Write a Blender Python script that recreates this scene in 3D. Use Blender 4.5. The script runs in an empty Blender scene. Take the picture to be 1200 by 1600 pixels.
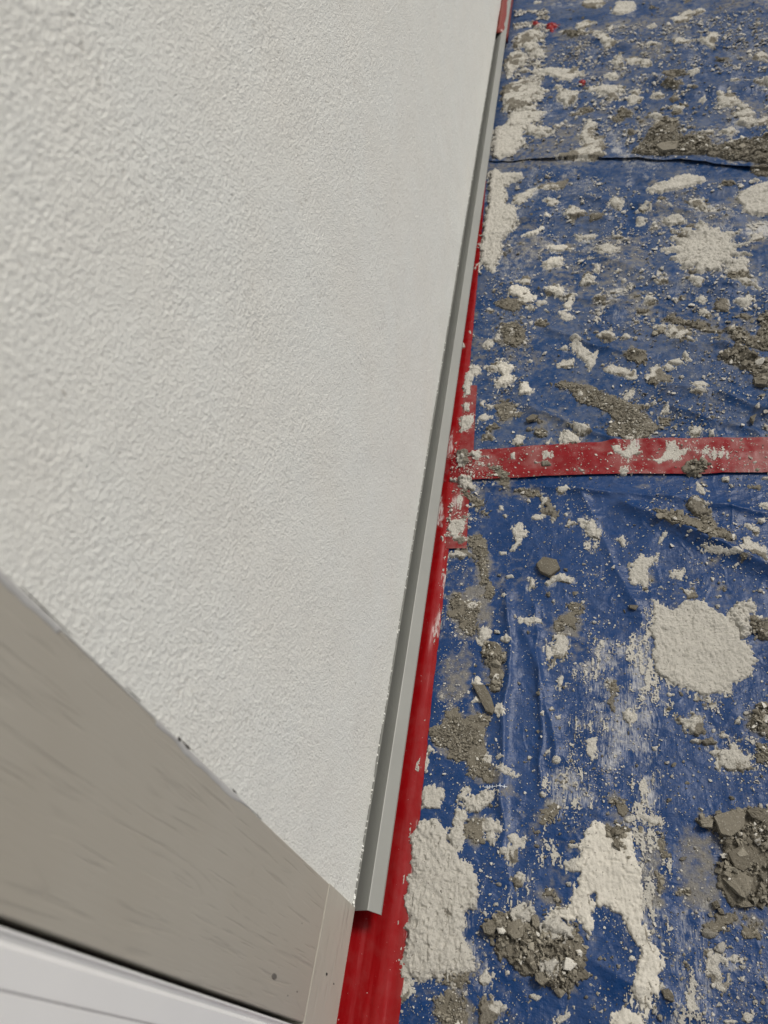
import bpy, bmesh, math, random
import numpy as np
from mathutils import Matrix, Vector
random.seed(7); R = np.random.RandomState(11)
S = bpy.context.scene; COL = S.collection

# ------------------------------------------------------------------ camera
FPX = 1160.0                                  # focal length in pixels of a 1200 x 1600 picture
CX, CZ = 0.327, 1.27                          # camera: distance from the wall face, height over the ground
zd = np.array([305., 951., FPX]); zd /= np.linalg.norm(zd)
yv = np.array([300., -1540., FPX]); yv -= yv.dot(zd)*zd; yv /= np.linalg.norm(yv)
xv = np.cross(zd, yv)
cam_d = bpy.data.cameras.new('camera'); cam = bpy.data.objects.new('camera', cam_d); COL.objects.link(cam)
S.camera = cam
cam.matrix_world = Matrix(((xv[0], -xv[1], -xv[2], CX), (yv[0], -yv[1], -yv[2], 0.0), (-zd[0], zd[1], zd[2], CZ), (0, 0, 0, 1)))
cam_d.sensor_fit = 'HORIZONTAL'; cam_d.sensor_width = 7.3; cam_d.lens = 7.3*FPX/1200.0
cam_d.clip_start = 0.02; cam_d.clip_end = 200
cam_d.dof.use_dof = True; cam_d.dof.focus_distance = 1.30; cam_d.dof.aperture_fstop = 1.5
# ------------------------------------------------------------------ world, sun, exposure
SUN_EL, SUN_AZ = math.radians(52), math.radians(55)     # azimuth from +Y towards +X
w = bpy.data.worlds.new('World'); S.world = w; w.use_nodes = True
nt = w.node_tree; bg = nt.nodes['Background']
sky = nt.nodes.new('ShaderNodeTexSky'); sky.sky_type = 'NISHITA'; sky.sun_disc = False
sky.sun_elevation = SUN_EL; sky.sun_rotation = SUN_AZ; sky.dust_density = 6.0; sky.air_density = 0.7; sky.ozone_density = 0.6
hs = nt.nodes.new('ShaderNodeHueSaturation'); hs.inputs['Saturation'].default_value = .42   # thin cloud greys the sky
nt.links.new(sky.outputs[0], hs.inputs['Color']); nt.links.new(hs.outputs[0], bg.inputs[0]); bg.inputs[1].default_value = 0.070
sd = bpy.data.lights.new('sun', 'SUN'); sd.energy = 1.85; sd.angle = math.radians(14); sd.color = (1.0, 0.95, 0.86)
sun = bpy.data.objects.new('sun', sd); COL.objects.link(sun)
sdir = Vector((math.sin(SUN_AZ)*math.cos(SUN_EL), math.cos(SUN_AZ)*math.cos(SUN_EL), math.sin(SUN_EL)))
sun.rotation_euler = sdir.to_track_quat('Z', 'Y').to_euler(); sun.location = sdir*5
S.view_settings.view_transform = 'Standard'; S.view_settings.look = 'None'; S.view_settings.gamma = 1
S.view_settings.exposure = 0.04

# ------------------------------------------------------------------ helpers
def tag(o, label=None, cat=None, group=None, kind=None):
    if label: o['label'] = label
    if cat: o['category'] = cat
    if group: o['group'] = group
    if kind: o['kind'] = kind
    return o
def empty(name, loc):
    o = bpy.data.objects.new(name, None); COL.objects.link(o); o.location = loc; o.empty_display_size = .05; return o
def G(px, py, z=0.0):
    """ground point seen at a pixel of the 1200x1600 photograph"""
    r = np.array([px-600., py-800., FPX]); t = (CZ-z)/r.dot(zd)
    return np.array([CX+r.dot(xv)*t, r.dot(yv)*t])
def mesh_np(name, verts, quads=None, tris=None, mat=None, parent=None, smooth=True, attrs=None, origin=None):
    verts = np.asarray(verts, dtype=np.float32)
    if origin is not None: verts = verts-np.asarray(origin, dtype=np.float32)
    me = bpy.data.meshes.new(name)
    fl = quads if quads is not None else tris; k = 4 if quads is not None else 3
    fl = np.asarray(fl, dtype=np.int32).reshape(-1, k); n = len(fl)
    me.vertices.add(len(verts)); me.vertices.foreach_set('co', verts.ravel())
    me.loops.add(n*k); me.loops.foreach_set('vertex_index', fl.ravel())
    me.polygons.add(n); me.polygons.foreach_set('loop_start', np.arange(n, dtype=np.int32)*k)
    me.polygons.foreach_set('use_smooth', np.full(n, smooth, dtype=bool))
    if attrs:
        for an, av in attrs.items():
            a = me.attributes.new(an, 'FLOAT', 'POINT'); a.data.foreach_set('value', np.asarray(av, dtype=np.float32))
    me.update(calc_edges=True); me.validate()
    if mat: me.materials.append(mat)
    o = bpy.data.objects.new(name, me); COL.objects.link(o)
    if origin is not None: o.location = [float(c) for c in origin]
    if parent: o.parent = parent
    return o
def bm_obj(name, bm, mat, parent=None, smooth=False):
    me = bpy.data.meshes.new(name); bm.normal_update(); bm.to_mesh(me); bm.free(); me.materials.append(mat)
    for p in me.polygons: p.use_smooth = smooth
    o = bpy.data.objects.new(name, me); COL.objects.link(o)
    if parent: o.parent = parent
    return o
def box(bm, x0, x1, y0, y1, z0, z1, bev=0.0):
    r = bmesh.ops.create_cube(bm, size=1.0)
    bmesh.ops.scale(bm, vec=(x1-x0, y1-y0, z1-z0), verts=r['verts'])
    bmesh.ops.translate(bm, vec=((x0+x1)/2, (y0+y1)/2, (z0+z1)/2), verts=r['verts'])
    if bev:
        es = list({e for v in r['verts'] for e in v.link_edges})
        bmesh.ops.bevel(bm, geom=es, offset=bev, segments=2, affect='EDGES', profile=.5)
# noise
_P = R.randint(0, 65536, size=(4096,)).astype(np.int64)
_V = R.rand(4096)
def vn(x, y, seed=0):
    x = np.asarray(x, float)+seed*17.31; y = np.asarray(y, float)+seed*9.77
    xi = np.floor(x).astype(np.int64); yi = np.floor(y).astype(np.int64); fx = x-xi; fy = y-yi
    fx = fx*fx*fx*(fx*(fx*6-15)+10); fy = fy*fy*fy*(fy*(fy*6-15)+10)
    def h(a, b): return _V[(_P[(a+_P[b & 4095]) & 4095]+seed*131) & 4095]
    return (h(xi, yi)*(1-fx)+h(xi+1, yi)*fx)*(1-fy)+(h(xi, yi+1)*(1-fx)+h(xi+1, yi+1)*fx)*fy
def fbm(x, y, o=4, seed=0, g=.5):
    s = 0; a = 1; t = 0
    for i in range(o): s = s+a*(vn(x*2**i, y*2**i, seed+i)-.5)*2; t += a; a *= g
    return s/t
def ridged(x, y, o=4, seed=0):
    s = 0; a = 1; t = 0
    for i in range(o): s = s+a*(1-np.abs(vn(x*2**i, y*2**i, seed+i)-.5)*4).clip(-1, 1); t += a; a *= .5
    return s/t
def sst(a, b, x): t = np.clip((x-a)/(b-a), 0, 1); return t*t*(3-2*t)
def seg_d(X, Y, a, b):
    ab = b-a; t = ((X-a[0])*ab[0]+(Y-a[1])*ab[1])/(ab.dot(ab)+1e-12); t = np.clip(t, 0, 1)
    return np.hypot(X-a[0]-t*ab[0], Y-a[1]-t*ab[1]), t
def sdf(X, Y, P):                              # positive inside
    d = np.full(X.shape, 9.); ins = np.zeros(X.shape, bool); n = len(P)
    for i in range(n):
        a = P[i]; b = P[(i+1) % n]; d = np.minimum(d, seg_d(X, Y, a, b)[0])
        c = (a[1] > Y) != (b[1] > Y)
        ins ^= c & (X < (b[0]-a[0])*(Y-a[1])/((b[1]-a[1]) if b[1] != a[1] else 1e-9)+a[0])
    return np.where(ins, d, -d)
def polyline_d(X, Y, P):
    d = np.full(X.shape, 9.)
    for i in range(len(P)-1): d = np.minimum(d, seg_d(X, Y, P[i], P[i+1])[0])
    return d
# folds of the sheets: (pixel polyline, width m, height m)
FOLDS = [([(975, 795), (1040, 822), (1100, 850), (1165, 878), (1260, 915)], .020, .016),
         ([(760, 765), (880, 770), (960, 775), (1040, 782), (1250, 812)], .012, .007),
         ([(792, 930), (800, 1010), (790, 1110), (783, 1230), (788, 1330)], .012, .008),
         ([(820, 990), (850, 1080), (868, 1180)], .016, .006), ([(835, 950), (845, 1110), (846, 1230)], .006, .004),
         ([(905, 770), (965, 900), (1000, 960)], .015, .005), ([(880, 1480), (980, 1540), (1100, 1590)], .015, .004),
         ([(830, 645), (880, 662), (960, 690)], .013, .009), ([(860, 520), (930, 545), (1000, 560)], .015, .009),
         ([(1040, 610), (1110, 615), (1180, 645), (1260, 668)], .020, .014), ([(1050, 640), (1120, 662), (1180, 676)], .015, .008),
         ([(840, 455), (900, 470), (990, 478)], .015, .007), ([(1060, 540), (1130, 545), (1180, 560)], .018, .010),
         ([(940, 410), (1030, 445), (1150, 450)], .02, .006), ([(800, 350), (900, 345), (1020, 350)], .02, .008),
         ([(850, 305), (960, 320), (1150, 345)], .02, .008), ([(1020, 130), (1060, 145), (1090, 150), (1200, 135)], .03, .012),
         ([(880, 60), (1000, 85), (1200, 60)], .03, .010), ([(900, 190), (1000, 170), (1120, 150)], .025, .008)]
FOLDS = [(np.array([G(*p) for p in pl]), a, b) for pl, a, b in FOLDS]
def HS(X, Y):
    """height of the plastic sheeting over the ground"""
    X = np.asarray(X, float); Y = np.asarray(Y, float)
    wx = X+.05*fbm(X*5, Y*5, 2, 40); wy = Y+.05*fbm(X*5+7, Y*5, 2, 41)
    h = .0045*fbm(wx*4, wy*6, 3, 3)+.0030*np.clip(ridged(wx*5, wy*8, 3, 8), -.3, 1)
    far = sst(.9, 1.6, Y)
    h = h*(1+.9*far)+far*.004*np.clip(ridged(wx*4, wy*13, 3, 15), -.2, 1)
    h += .0009*fbm(wx*40, wy*30, 2, 21)
    for P, wd, ht in FOLDS:
        lo = P.min(0)-.12; hi = P.max(0)+.12; m = (X > lo[0]) & (X < hi[0]) & (Y > lo[1]) & (Y < hi[1])
        if m.any():
            d = polyline_d(X[m]+.006*fbm(X[m]*20, Y[m]*20, 2, 5), Y[m]+.006*fbm(X[m]*20, Y[m]*20, 2, 6), P)
            h = h.copy(); h[m] += 1.45*ht*np.exp(-(d/(wd*.85))**1.3)*(.8+.4*fbm(X[m]*15, Y[m]*15, 2, 9))
    return .006+h*sst(-.01, .12, X)

# ------------------------------------------------------------------ materials
def nodes(name):
    m = bpy.data.materials.new(name); m.use_nodes = True; t = m.node_tree; b = t.nodes['Principled BSDF']; return m, t, b
def N(t, ty, **kw):
    n = t.nodes.new(ty)
    for k, v in kw.items():
        if k.startswith('i_'):
            key = k[2:]; key = int(key) if key.isdigit() else key
            n.inputs[key].default_value = v
        else: setattr(n, k, v)
    return n
def mapped(t, scale=(1, 1, 1), coord='Object', rot=(0, 0, 0)):
    c = N(t, 'ShaderNodeTexCoord'); m = N(t, 'ShaderNodeMapping'); m.inputs['Scale'].default_value = scale; m.inputs['Rotation'].default_value = rot
    t.links.new(c.outputs[coord], m.inputs[0]); return m.outputs[0]
def noise(t, vec, scale, detail=3, rough=.5):
    n = N(t, 'ShaderNodeTexNoise'); n.inputs['Scale'].default_value = scale; n.inputs['Detail'].default_value = detail; n.inputs['Roughness'].default_value = rough
    t.links.new(vec, n.inputs['Vector']); return n.outputs['Fac']
def ramp(t, fac, stops):
    r = N(t, 'ShaderNodeValToRGB'); e = r.color_ramp.elements
    while len(e) < len(stops): e.new(.5)
    for el, (p, c) in zip(e, stops): el.position = p; el.color = (*c, 1) if len(c) == 3 else c
    t.links.new(fac, r.inputs[0]); return r.outputs[0]
def mrange(t, fac, a, b, c=0, d=1, clamp=True):
    m = N(t, 'ShaderNodeMapRange'); m.clamp = clamp
    for i, v in zip((1, 2, 3, 4), (a, b, c, d)): m.inputs[i].default_value = v
    t.links.new(fac, m.inputs[0]); return m.outputs[0]
def mth(t, op, a, b):
    m = N(t, 'ShaderNodeMath', operation=op)
    for i, v in enumerate((a, b)):
        if isinstance(v, (int, float)): m.inputs[i].default_value = v
        else: t.links.new(v, m.inputs[i])
    return m.outputs[0]
def mix(t, fac, a, b, mode='MIX'):
    m = N(t, 'ShaderNodeMix', data_type='RGBA', blend_type=mode)
    for i, v in ((0, fac), (6, a), (7, b)):
        if isinstance(v, (int, float)): m.inputs[i].default_value = v
        elif isinstance(v, tuple): m.inputs[i].default_value = (*v, 1)
        else: t.links.new(v, m.inputs[i])
    return m.outputs[2]
def bump(t, b, h, strength, dist, prev=None):
    n = N(t, 'ShaderNodeBump'); n.inputs['Strength'].default_value = strength; n.inputs['Distance'].default_value = dist
    t.links.new(h, n.inputs['Height'])
    if prev is not None: t.links.new(prev, n.inputs['Normal'])
    t.links.new(n.outputs[0], b.inputs['Normal']); return n.outputs[0]
def attr(t, name):
    a = N(t, 'ShaderNodeAttribute', attribute_name=name); return a.outputs['Fac']

# stucco
M_STUCCO, t, b = nodes('stucco'); v = mapped(t)
g1 = noise(t, v, 520, 3, .65); g2 = noise(t, v, 1300, 2, .5); lg = noise(t, v, 6, 3); mid = noise(t, v, 120, 2)
c = mix(t, mrange(t, lg, .3, .7), (.748, .748, .70), (.758, .772, .735))
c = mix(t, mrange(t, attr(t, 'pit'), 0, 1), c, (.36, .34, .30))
t.links.new(c, b.inputs['Base Color']); b.inputs['Roughness'].default_value = .75; b.inputs['Specular IOR Level'].default_value = .35
vo = N(t, 'ShaderNodeTexVoronoi', feature='SMOOTH_F1'); vo.inputs['Scale'].default_value = 500; vo.inputs['Smoothness'].default_value = .35; vo.inputs['Randomness'].default_value = 1
wv_ = N(t, 'ShaderNodeVectorMath', operation='MULTIPLY_ADD'); nz_ = N(t, 'ShaderNodeTexNoise'); nz_.inputs['Scale'].default_value = 300; t.links.new(v, nz_.inputs['Vector'])
t.links.new(nz_.outputs['Color'], wv_.inputs[0]); wv_.inputs[1].default_value = (.0022,)*3; t.links.new(v, wv_.inputs[2]); t.links.new(wv_.outputs[0], vo.inputs['Vector'])
hh = mth(t, 'ADD', mth(t, 'MULTIPLY', mrange(t, vo.outputs['Distance'], .05, .75, 1, 0), mrange(t, noise(t, v, 150, 2), .3, .7, .35, 1)), mth(t, 'ADD', mth(t, 'MULTIPLY', g2, .3), mth(t, 'MULTIPLY', g1, .5)))
bump(t, b, hh, .85, .0010)
# painted timber
def wood(name, c1, c2, axis, s=1.0):
    m, t, b = nodes(name); sc = (60, 60, 5) if axis == 'z' else (60, 5, 60)
    v = mapped(t, sc); n0 = noise(t, mapped(t, (1, 1, 1)), 6, 3); 
    gr = noise(t, v, 1.0, 4, .55); fine = noise(t, mapped(t, (300, 300, 14) if axis == 'z' else (300, 14, 300)), 1, 2)
    crack = noise(t, mapped(t, (26, 26, 3.2) if axis == 'z' else (26, 3.2, 26)), 1.0, 2, .4)
    wv = mth(t, 'FRACT', mth(t, 'MULTIPLY', crack, 7.0), 0)
    fine2 = noise(t, mapped(t, (170, 170, 9) if axis == 'z' else (170, 9, 170)), 1, 3)
    sy = N(t, 'ShaderNodeSeparateXYZ'); t.links.new(mapped(t), sy.inputs[0])
    edge_ = mrange(t, sy.outputs[1], -.03, .075, .25, 1)
    ln = mth(t, 'MULTIPLY', mrange(t, wv, .0, .16, 1, 0), mrange(t, noise(t, mapped(t, (18, 18, 14)), 1, 2), .44, .62))
    por = mth(t, 'MULTIPLY', mrange(t, fine2, .40, .30), edge_); ln = mth(t, 'MAXIMUM', mth(t, 'MULTIPLY', ln, .8), mth(t, 'MULTIPLY', por, .8))
    c = mix(t, mrange(t, n0, .3, .7), c1, c2)
    c = mix(t, mth(t, 'MULTIPLY', ln, .20), c, tuple(q*.62 for q in c1))
    t.links.new(c, b.inputs['Base Color']); b.inputs['Roughness'].default_value = .42
    h = mth(t, 'ADD', mth(t, 'MULTIPLY', gr, .6), mth(t, 'ADD', mth(t, 'MULTIPLY', fine, .25), mth(t, 'MULTIPLY', ln, -.9)))
    bump(t, b, h, .45*s, .0012); return m
M_POST = wood('taupe_painted_timber', (.39, .362, .305), (.41, .386, .332), 'z')
M_RAIL = wood('light_taupe_painted_timber', (.44, .42, .355), (.47, .45, .39), 'y', 1.2)
def plain(name, col, rough, spec=.5, nscale=200, bs=.1, bd=.0003, var=.06):
    m, t, b = nodes(name); v = mapped(t); n = noise(t, v, nscale, 3); n2 = noise(t, v, 9, 3)
    c = mix(t, mrange(t, n2, .3, .7), tuple(q*(1-var) for q in col), tuple(min(1, q*(1+var)) for q in col))
    t.links.new(c, b.inputs['Base Color']); b.inputs['Roughness'].default_value = rough; b.inputs['Specular IOR Level'].default_value = spec
    bump(t, b, n, bs, bd); return m
M_PVC = plain('white_plastic', (.80, .80, .79), .3, .5, 60, .05, .0003, .02)
M_METAL = plain('grey_coated_metal', (.26, .265, .247), .45, .5, 30, .05, .0003, .05)
M_DARK = plain('dark_plinth', (.03, .028, .025), .9)
M_SCREW = plain('dull_screw', (.13, .12, .105), .6)
M_CAULK = plain('grey_caulk', (.46, .46, .45), .6, .4, 150, .5, .0006)
M_GROUND = plain('concrete_ground', (.25, .24, .22), .9, .3, 80, .5, .002)
M_MARK = plain('white_crayon', (.62, .66, .72), .7)
# plaster (white) and mortar (grey)
def plaster(name, fleck, tint=(.54, .52, .465), bs=.9):
    m, t, b = nodes(name); v = mapped(t)
    n = noise(t, mapped(t, (1, .7, 1)), 430, 5, .7); n1 = noise(t, v, 120, 4, .65); n2 = noise(t, v, 25, 4, .6); d = attr(t, 'dirt')
    c = mix(t, mrange(t, n1, .3, .7), tuple(q*.90 for q in tint), tint)
    c = mix(t, mrange(t, n, .40, .28, 0, .8), c, (.25, .23, .19)); c = mix(t, mrange(t, n1, .40, .28, 0, .6), c, (.30, .28, .24)); pt_ = mrange(t, noise(t, v, 230, 1), .30, .25, 0, .8); c = mix(t, pt_, c, (.10, .09, .075))
    k = mrange(t, mth(t, 'ADD', n2, mth(t, 'ADD', mth(t, 'MULTIPLY', d, .5), mth(t, 'MULTIPLY', mth(t, 'SUBTRACT', n, .5), .5))), .72-fleck, .80-fleck)
    c = mix(t, k, c, mix(t, mrange(t, n, .3, .7), (.13, .118, .093), (.25, .23, .19)))
    t.links.new(c, b.inputs['Base Color']); b.inputs['Roughness'].default_value = .85; b.inputs['Specular IOR Level'].default_value = .25
    bump(t, b, mth(t, 'ADD', n, n1), bs, .0034); return m
M_WHITE = plaster('white_plaster', -.02); M_MIX = plaster('mixed_plaster', .14); M_SMOOTH = plaster('smooth_plaster', -.02, (.58, .555, .49), .4)
M_CRUMB = plaster('crumb_plaster', .06, (.57, .548, .495), .7)
M_GREY, t, b = nodes('grey_mortar'); v = mapped(t); n = noise(t, v, 420, 3, .7); n2 = noise(t, v, 45, 3)
oi = N(t, 'ShaderNodeObjectInfo'); gi = attr(t, 'tone')
c = mix(t, gi, (.105, .093, .070), (.31, .285, .228)); c = mix(t, mrange(t, n, .60, .72, 0, .8), c, (.55, .53, .47)); c = mix(t, mrange(t, gi, 1.2, 1.3), c, (.60, .58, .52)); c = mix(t, mrange(t, n, .42, .30, 0, .6), c, (.07, .062, .05))
t.links.new(c, b.inputs['Base Color']); b.inputs['Roughness'].default_value = .85; b.inputs['Specular IOR Level'].default_value = .3
bump(t, b, mth(t, 'ADD', n, n2), .8, .0015)
# sheeting
def sheet_mat(name, col, dust):
    m, t, b = nodes(name); v = mapped(t)
    f = attr(t, 'film'); gq = attr(t, 'grime'); st = noise(t, mapped(t, (1, .16, 1)), 420, 3, .7); big = noise(t, v, 7, 4, .6); med = noise(t, v, 60, 4, .65); fine = noise(t, v, 500, 2)
    c = mix(t, mrange(t, big, .25, .75), col, tuple(q*1.45 for q in col))
    haze = mth(t, 'MULTIPLY', mrange(t, mth(t, 'ADD', mth(t, 'MULTIPLY', big, .6), mth(t, 'MULTIPLY', med, .55)), .50, .74), dust)
    c = mix(t, haze, c, (.145, .15, .155))
    k = mrange(t, mth(t, 'ADD', gq, mth(t, 'MULTIPLY', mth(t, 'SUBTRACT', med, .5), 2.2)), .30, .95, 0, .85)
    c = mix(t, k, c, mix(t, mrange(t, fine, .3, .7), (.13, .12, .10), (.25, .235, .20)))
    k2 = mrange(t, mth(t, 'ADD', f, mth(t, 'MULTIPLY', mth(t, 'SUBTRACT', mth(t, 'ADD', mth(t, 'MULTIPLY', st, .6), mth(t, 'MULTIPLY', med, .4)), .5), 2.6)), .48, 1.15, 0, .85)
    c = mix(t, k2, c, (.50, .495, .475))
    sp = mrange(t, noise(t, v, 240, 2, .6), .735, .775, 0, .75); c = mix(t, sp, c, (.50, .50, .49))
    t.links.new(c, b.inputs['Base Color'])
    ro = mth(t, 'ADD', mth(t, 'MULTIPLY', mth(t, 'ADD', haze, k), .4), .36); t.links.new(ro, b.inputs['Roughness'])
    b.inputs['Specular IOR Level'].default_value = .30
    rib = noise(t, mapped(t, (1, .02, 1)), 420, 1); rib2 = noise(t, mapped(t, (.03, 1, 1)), 300, 1)
    cr = noise(t, mapped(t, (1.2, 1.6, 1)), 26, 5, .55)
    q1 = noise(t, mapped(t, (1, 1.7, 1), rot=(0, 0, .5)), 7, 1, .4); q2 = noise(t, mapped(t, (1.4, .8, 1), rot=(0, 0, -.3)), 10, 1, .4)
    def crs(q, p_): return mrange(t, mth(t, 'ABSOLUTE', mth(t, 'SUBTRACT', q, p_), 0), 0, .035, 1, 0)
    crz = mth(t, 'ADD', mth(t, 'ADD', crs(q1, .42), crs(q1, .58)), mth(t, 'ADD', crs(q2, .5), crs(q2, .62)))
    p = bump(t, b, mth(t, 'ADD', cr, mth(t, 'MULTIPLY', crz, .10)), .6, .007)
    bump(t, b, mth(t, 'ADD', mth(t, 'ADD', rib, mth(t, 'MULTIPLY', rib2, .6)), mth(t, 'MULTIPLY', k2, 1.2)), .35, .0006, p); return m
M_BLUE = sheet_mat('blue_film', (.0026, .028, .106), .16)
M_BLUEF = sheet_mat('dusty_blue_film', (.0038, .032, .108), .62)
def tape_mat(name, col, dust, stretch=(60, 4, 60)):
    m, t, b = nodes(name); v = mapped(t); a = noise(t, mapped(t, stretch), 1, 3, .5); med = noise(t, v, 45, 4, .65); st = noise(t, mapped(t, (1, .2, 1)), 300, 3, .7); dd = attr(t, 'film')
    c = mix(t, a, tuple(q*.85 for q in col), tuple(min(1, q*1.15) for q in col))
    k = mrange(t, mth(t, 'ADD', med, dd), .45, .85, 0, dust); c = mix(t, k, c, (.30, .17, .155))
    k2 = mrange(t, mth(t, 'ADD', dd, mth(t, 'MULTIPLY', mth(t, 'SUBTRACT', st, .5), 1.4)), .5, .85, 0, .85); c = mix(t, k2, c, (.62, .59, .57))
    sp = mrange(t, noise(t, v, 260, 2, .6), .745, .775, 0, .8); c = mix(t, sp, c, (.6, .55, .53))
    t.links.new(c, b.inputs['Base Color']); b.inputs['Specular IOR Level'].default_value = .3; t.links.new(mth(t, 'ADD', mth(t, 'MULTIPLY', k, .5), .30), b.inputs['Roughness'])
    bump(t, b, mth(t, 'ADD', a, mth(t, 'MULTIPLY', med, .35)), .5, .0022); return m
M_RED = tape_mat('red_tape', (.25, .0022, .004), .10); M_REDD = tape_mat('dusty_red_tape', (.20, .010, .012), .42)
M_REDX = tape_mat('red_cross_tape', (.185, .0035, .006), .34, (6, 60, 60)); M_ORANGE = tape_mat('orange_red_tape', (.20, .022, .012), .3)

# ------------------------------------------------------------------ setting: ground
bm = bmesh.new(); q = [bm.verts.new(p) for p in ((-40, -40, -.012), (40, -40, -.012), (40, 40, -.012), (-40, 40, -.012))]; bm.faces.new(q)
tag(bm_obj('ground', bm, M_GROUND), kind='structure')

# ------------------------------------------------------------------ wall with render coat and base profile
YJ = .198; ZB = .07; YE = 9.0
wall = empty('rendered_wall', (0, 3, 0))
tag(wall, 'white rough rendered house wall rising over the grey base profile', 'wall')
def place(o, par):                       # keep world coordinates under a moved empty
    o.parent = par; o.matrix_parent_inverse = Matrix.Translation(-par.location); return o
def stepper(a, b, f):
    o_ = [a]
    while o_[-1] < b: o_.append(o_[-1]+f(o_[-1]))
    return np.array(o_)
QS = .0019
ys = stepper(YJ, YE, lambda y: QS*math.hypot(y, .36) if y < 4.6 else .05)
zs = stepper(ZB, 2.9, lambda z: QS*math.sqrt((1.27-z)**2+.15)*(1 if z < 1.32 else 20))
ny = len(ys); jag = .0014*fbm(ys*260, ys*0, 3, 61)+.0008*fbm(ys*45, ys*0, 2, 64)
YY, ZZ = np.meshgrid(ys, zs, indexing='xy')
def grain(a, b2):
    wa = a+.0012*fbm(a*300, b2*300, 2, 505); wb = b2+.0012*fbm(a*300+50, b2*300, 2, 507)
    n1 = vn(wa*520, wb*520, 500)-.5; n2 = vn(wa*300+3, wb*300, 501)-.5; n3 = vn(wa*900, wb*900, 502)-.5; n4 = vn(a*90, b2*90, 503)-.5
    return (n1*1.0+n2*.8+n3*.25)*(1+.5*fbm(a*14, b2*14, 2, 509))+n4*.30
gq = grain(YY, ZZ); dist = np.sqrt(YY**2+(1.27-ZZ)**2+.11)
XX = .00062*np.clip(gq, -.9, 1.1)+.0012*fbm(YY*9, ZZ*9, 3, 510)
XX = XX-.0006
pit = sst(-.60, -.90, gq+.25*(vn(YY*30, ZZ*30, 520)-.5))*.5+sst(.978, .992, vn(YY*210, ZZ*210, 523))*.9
ZZ = ZZ+jag[None]*np.exp(-(ZZ-ZB)/.004)
front = np.stack([XX, YY, ZZ], -1).reshape(-1, 3)
nz = len(zs); low = [np.stack([ys*0-.018, ys, ys*0+ZB+.001], 1), np.stack([XX[0]-.003, ys, ZB+jag-.0003], 1)]
topb = [np.stack([ys*0, ys, ys*0+2.92], 1), np.stack([ys*0-.3, ys, ys*0+2.92], 1)]
vv = np.concatenate(low+[front]+topb); nr = nz+4
a = (np.arange(nr-1)[:, None]*ny+np.arange(ny-1)[None]).ravel(); q = np.stack([a, a+1, a+1+ny, a+ny], 1)
pt = np.zeros((nr, ny)); pt[2:-2] = pit
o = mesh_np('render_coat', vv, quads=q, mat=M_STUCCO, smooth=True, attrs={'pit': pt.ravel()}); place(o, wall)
# prominent crumbs sticking out of the lower edge
bm = bmesh.new(); rr = random.Random(3)
for i in range(150):
    y = YJ+.004+(rr.random()**1.6)*3.0
    if i < 10: y = YJ+rr.random()*.012
    s = rr.uniform(.0008, .0021)
    r = bmesh.ops.create_icosphere(bm, subdivisions=1, radius=s, matrix=Matrix.Translation((rr.uniform(-.001, .0012), y, ZB+rr.uniform(-.001, .003))))
    for vtx in r['verts']: vtx.co += Vector((rr.uniform(-1, 1), rr.uniform(-1, 1), rr.uniform(-1, 1)))*s*.35
o = bm_obj('edge_grain', bm, M_STUCCO, None); place(o, wall)
bm = bmesh.new(); box(bm, -.30, -.045, YJ, YE, -.01, ZB+.03)
o = bm_obj('plinth', bm, M_DARK); place(o, wall)
# base profile: dark ledge next to the render, sloping lip beyond it
def sweep(bm, prof, y0, y1, n=1):
    rings = []
    for i in range(n+1):
        y = y0+(y1-y0)*i/n; rings.append([bm.verts.new((x, y+(sk if i == 0 else 0), z)) for x, z, sk in prof])
    for a, b2 in zip(rings[:-1], rings[1:]):
        for j in range(len(prof)): bm.faces.new((a[j], a[(j+1) % len(prof)], b2[(j+1) % len(prof)], b2[j]))
    bm.faces.new(rings[0][::-1]); bm.faces.new(rings[-1])
bp = mesh_profile = bmesh.new()
sweep(bp, [(-.03, .046, 0), (-.004, .046, 0), (.0215, .0655, 0), (.0228, .0650, 0), (.0390, .0500, -.001), (.0392, .0440, -.001), (.0375, .0440, 0), (.0222, .0620, 0), (-.004, .044, 0), (-.03, .044, 0)], YJ-.001, YE, 1)
bmesh.ops.recalc_face_normals(bp, faces=bp.faces)
o = bm_obj('base_profile', bp, M_METAL); place(o, wall)

# ------------------------------------------------------------------ timber post and sill
post = empty('timber_post', (0, .12, .2))
tag(post, 'taupe painted timber post with embossed grain between rendered wall and white frame', 'post')
YP = .041; ZR = .218
bm = bmesh.new(); box(bm, -.08, .003, YP, YJ-.0012, ZR+.001, 2.9, .0012)
o = bm_obj('post_board', bm, M_POST); place(o, post)
bm = bmesh.new()                                           # screw sunk in the board: head plus slot ring
mtx = Matrix.Translation((.0030, .072, .359)) @ Matrix.Diagonal((1, .75, 2.1, 1)) @ Matrix.Rotation(math.pi/2, 4, 'Y')
bmesh.ops.create_cone(bm, cap_ends=True, segments=20, radius1=.0042, radius2=.0036, depth=.0014, matrix=mtx)
place(bm_obj('screw_head', bm, M_SCREW), post)
zz = np.arange(.50, 1.30, .002); wd = .0045+.004*fbm(zz*22, zz*0, 3, 71); wd = np.clip(wd*sst(.50, .62, zz), .0004, .012)*np.where(fbm(zz*9, zz*0+3, 2, 75) > -.35, 1, .12)
cols = [(YJ-.0010-wd, .0031+zz*0), (YJ-.0006-wd*.8, .0036+zz*0), (YJ-.0008+zz*0, .0037+zz*0), (YJ+.0006+zz*0, .0016+zz*0)]
V = np.concatenate([np.stack([x, y, zz], 1) for y, x in cols]); n_ = len(zz); a = (np.arange(3)[:, None]*n_+np.arange(n_-1)[None]).ravel()
place(mesh_np('joint_filler', V, quads=np.stack([a, a+1, a+1+n_, a+n_], 1), mat=M_CAULK), post)
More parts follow.
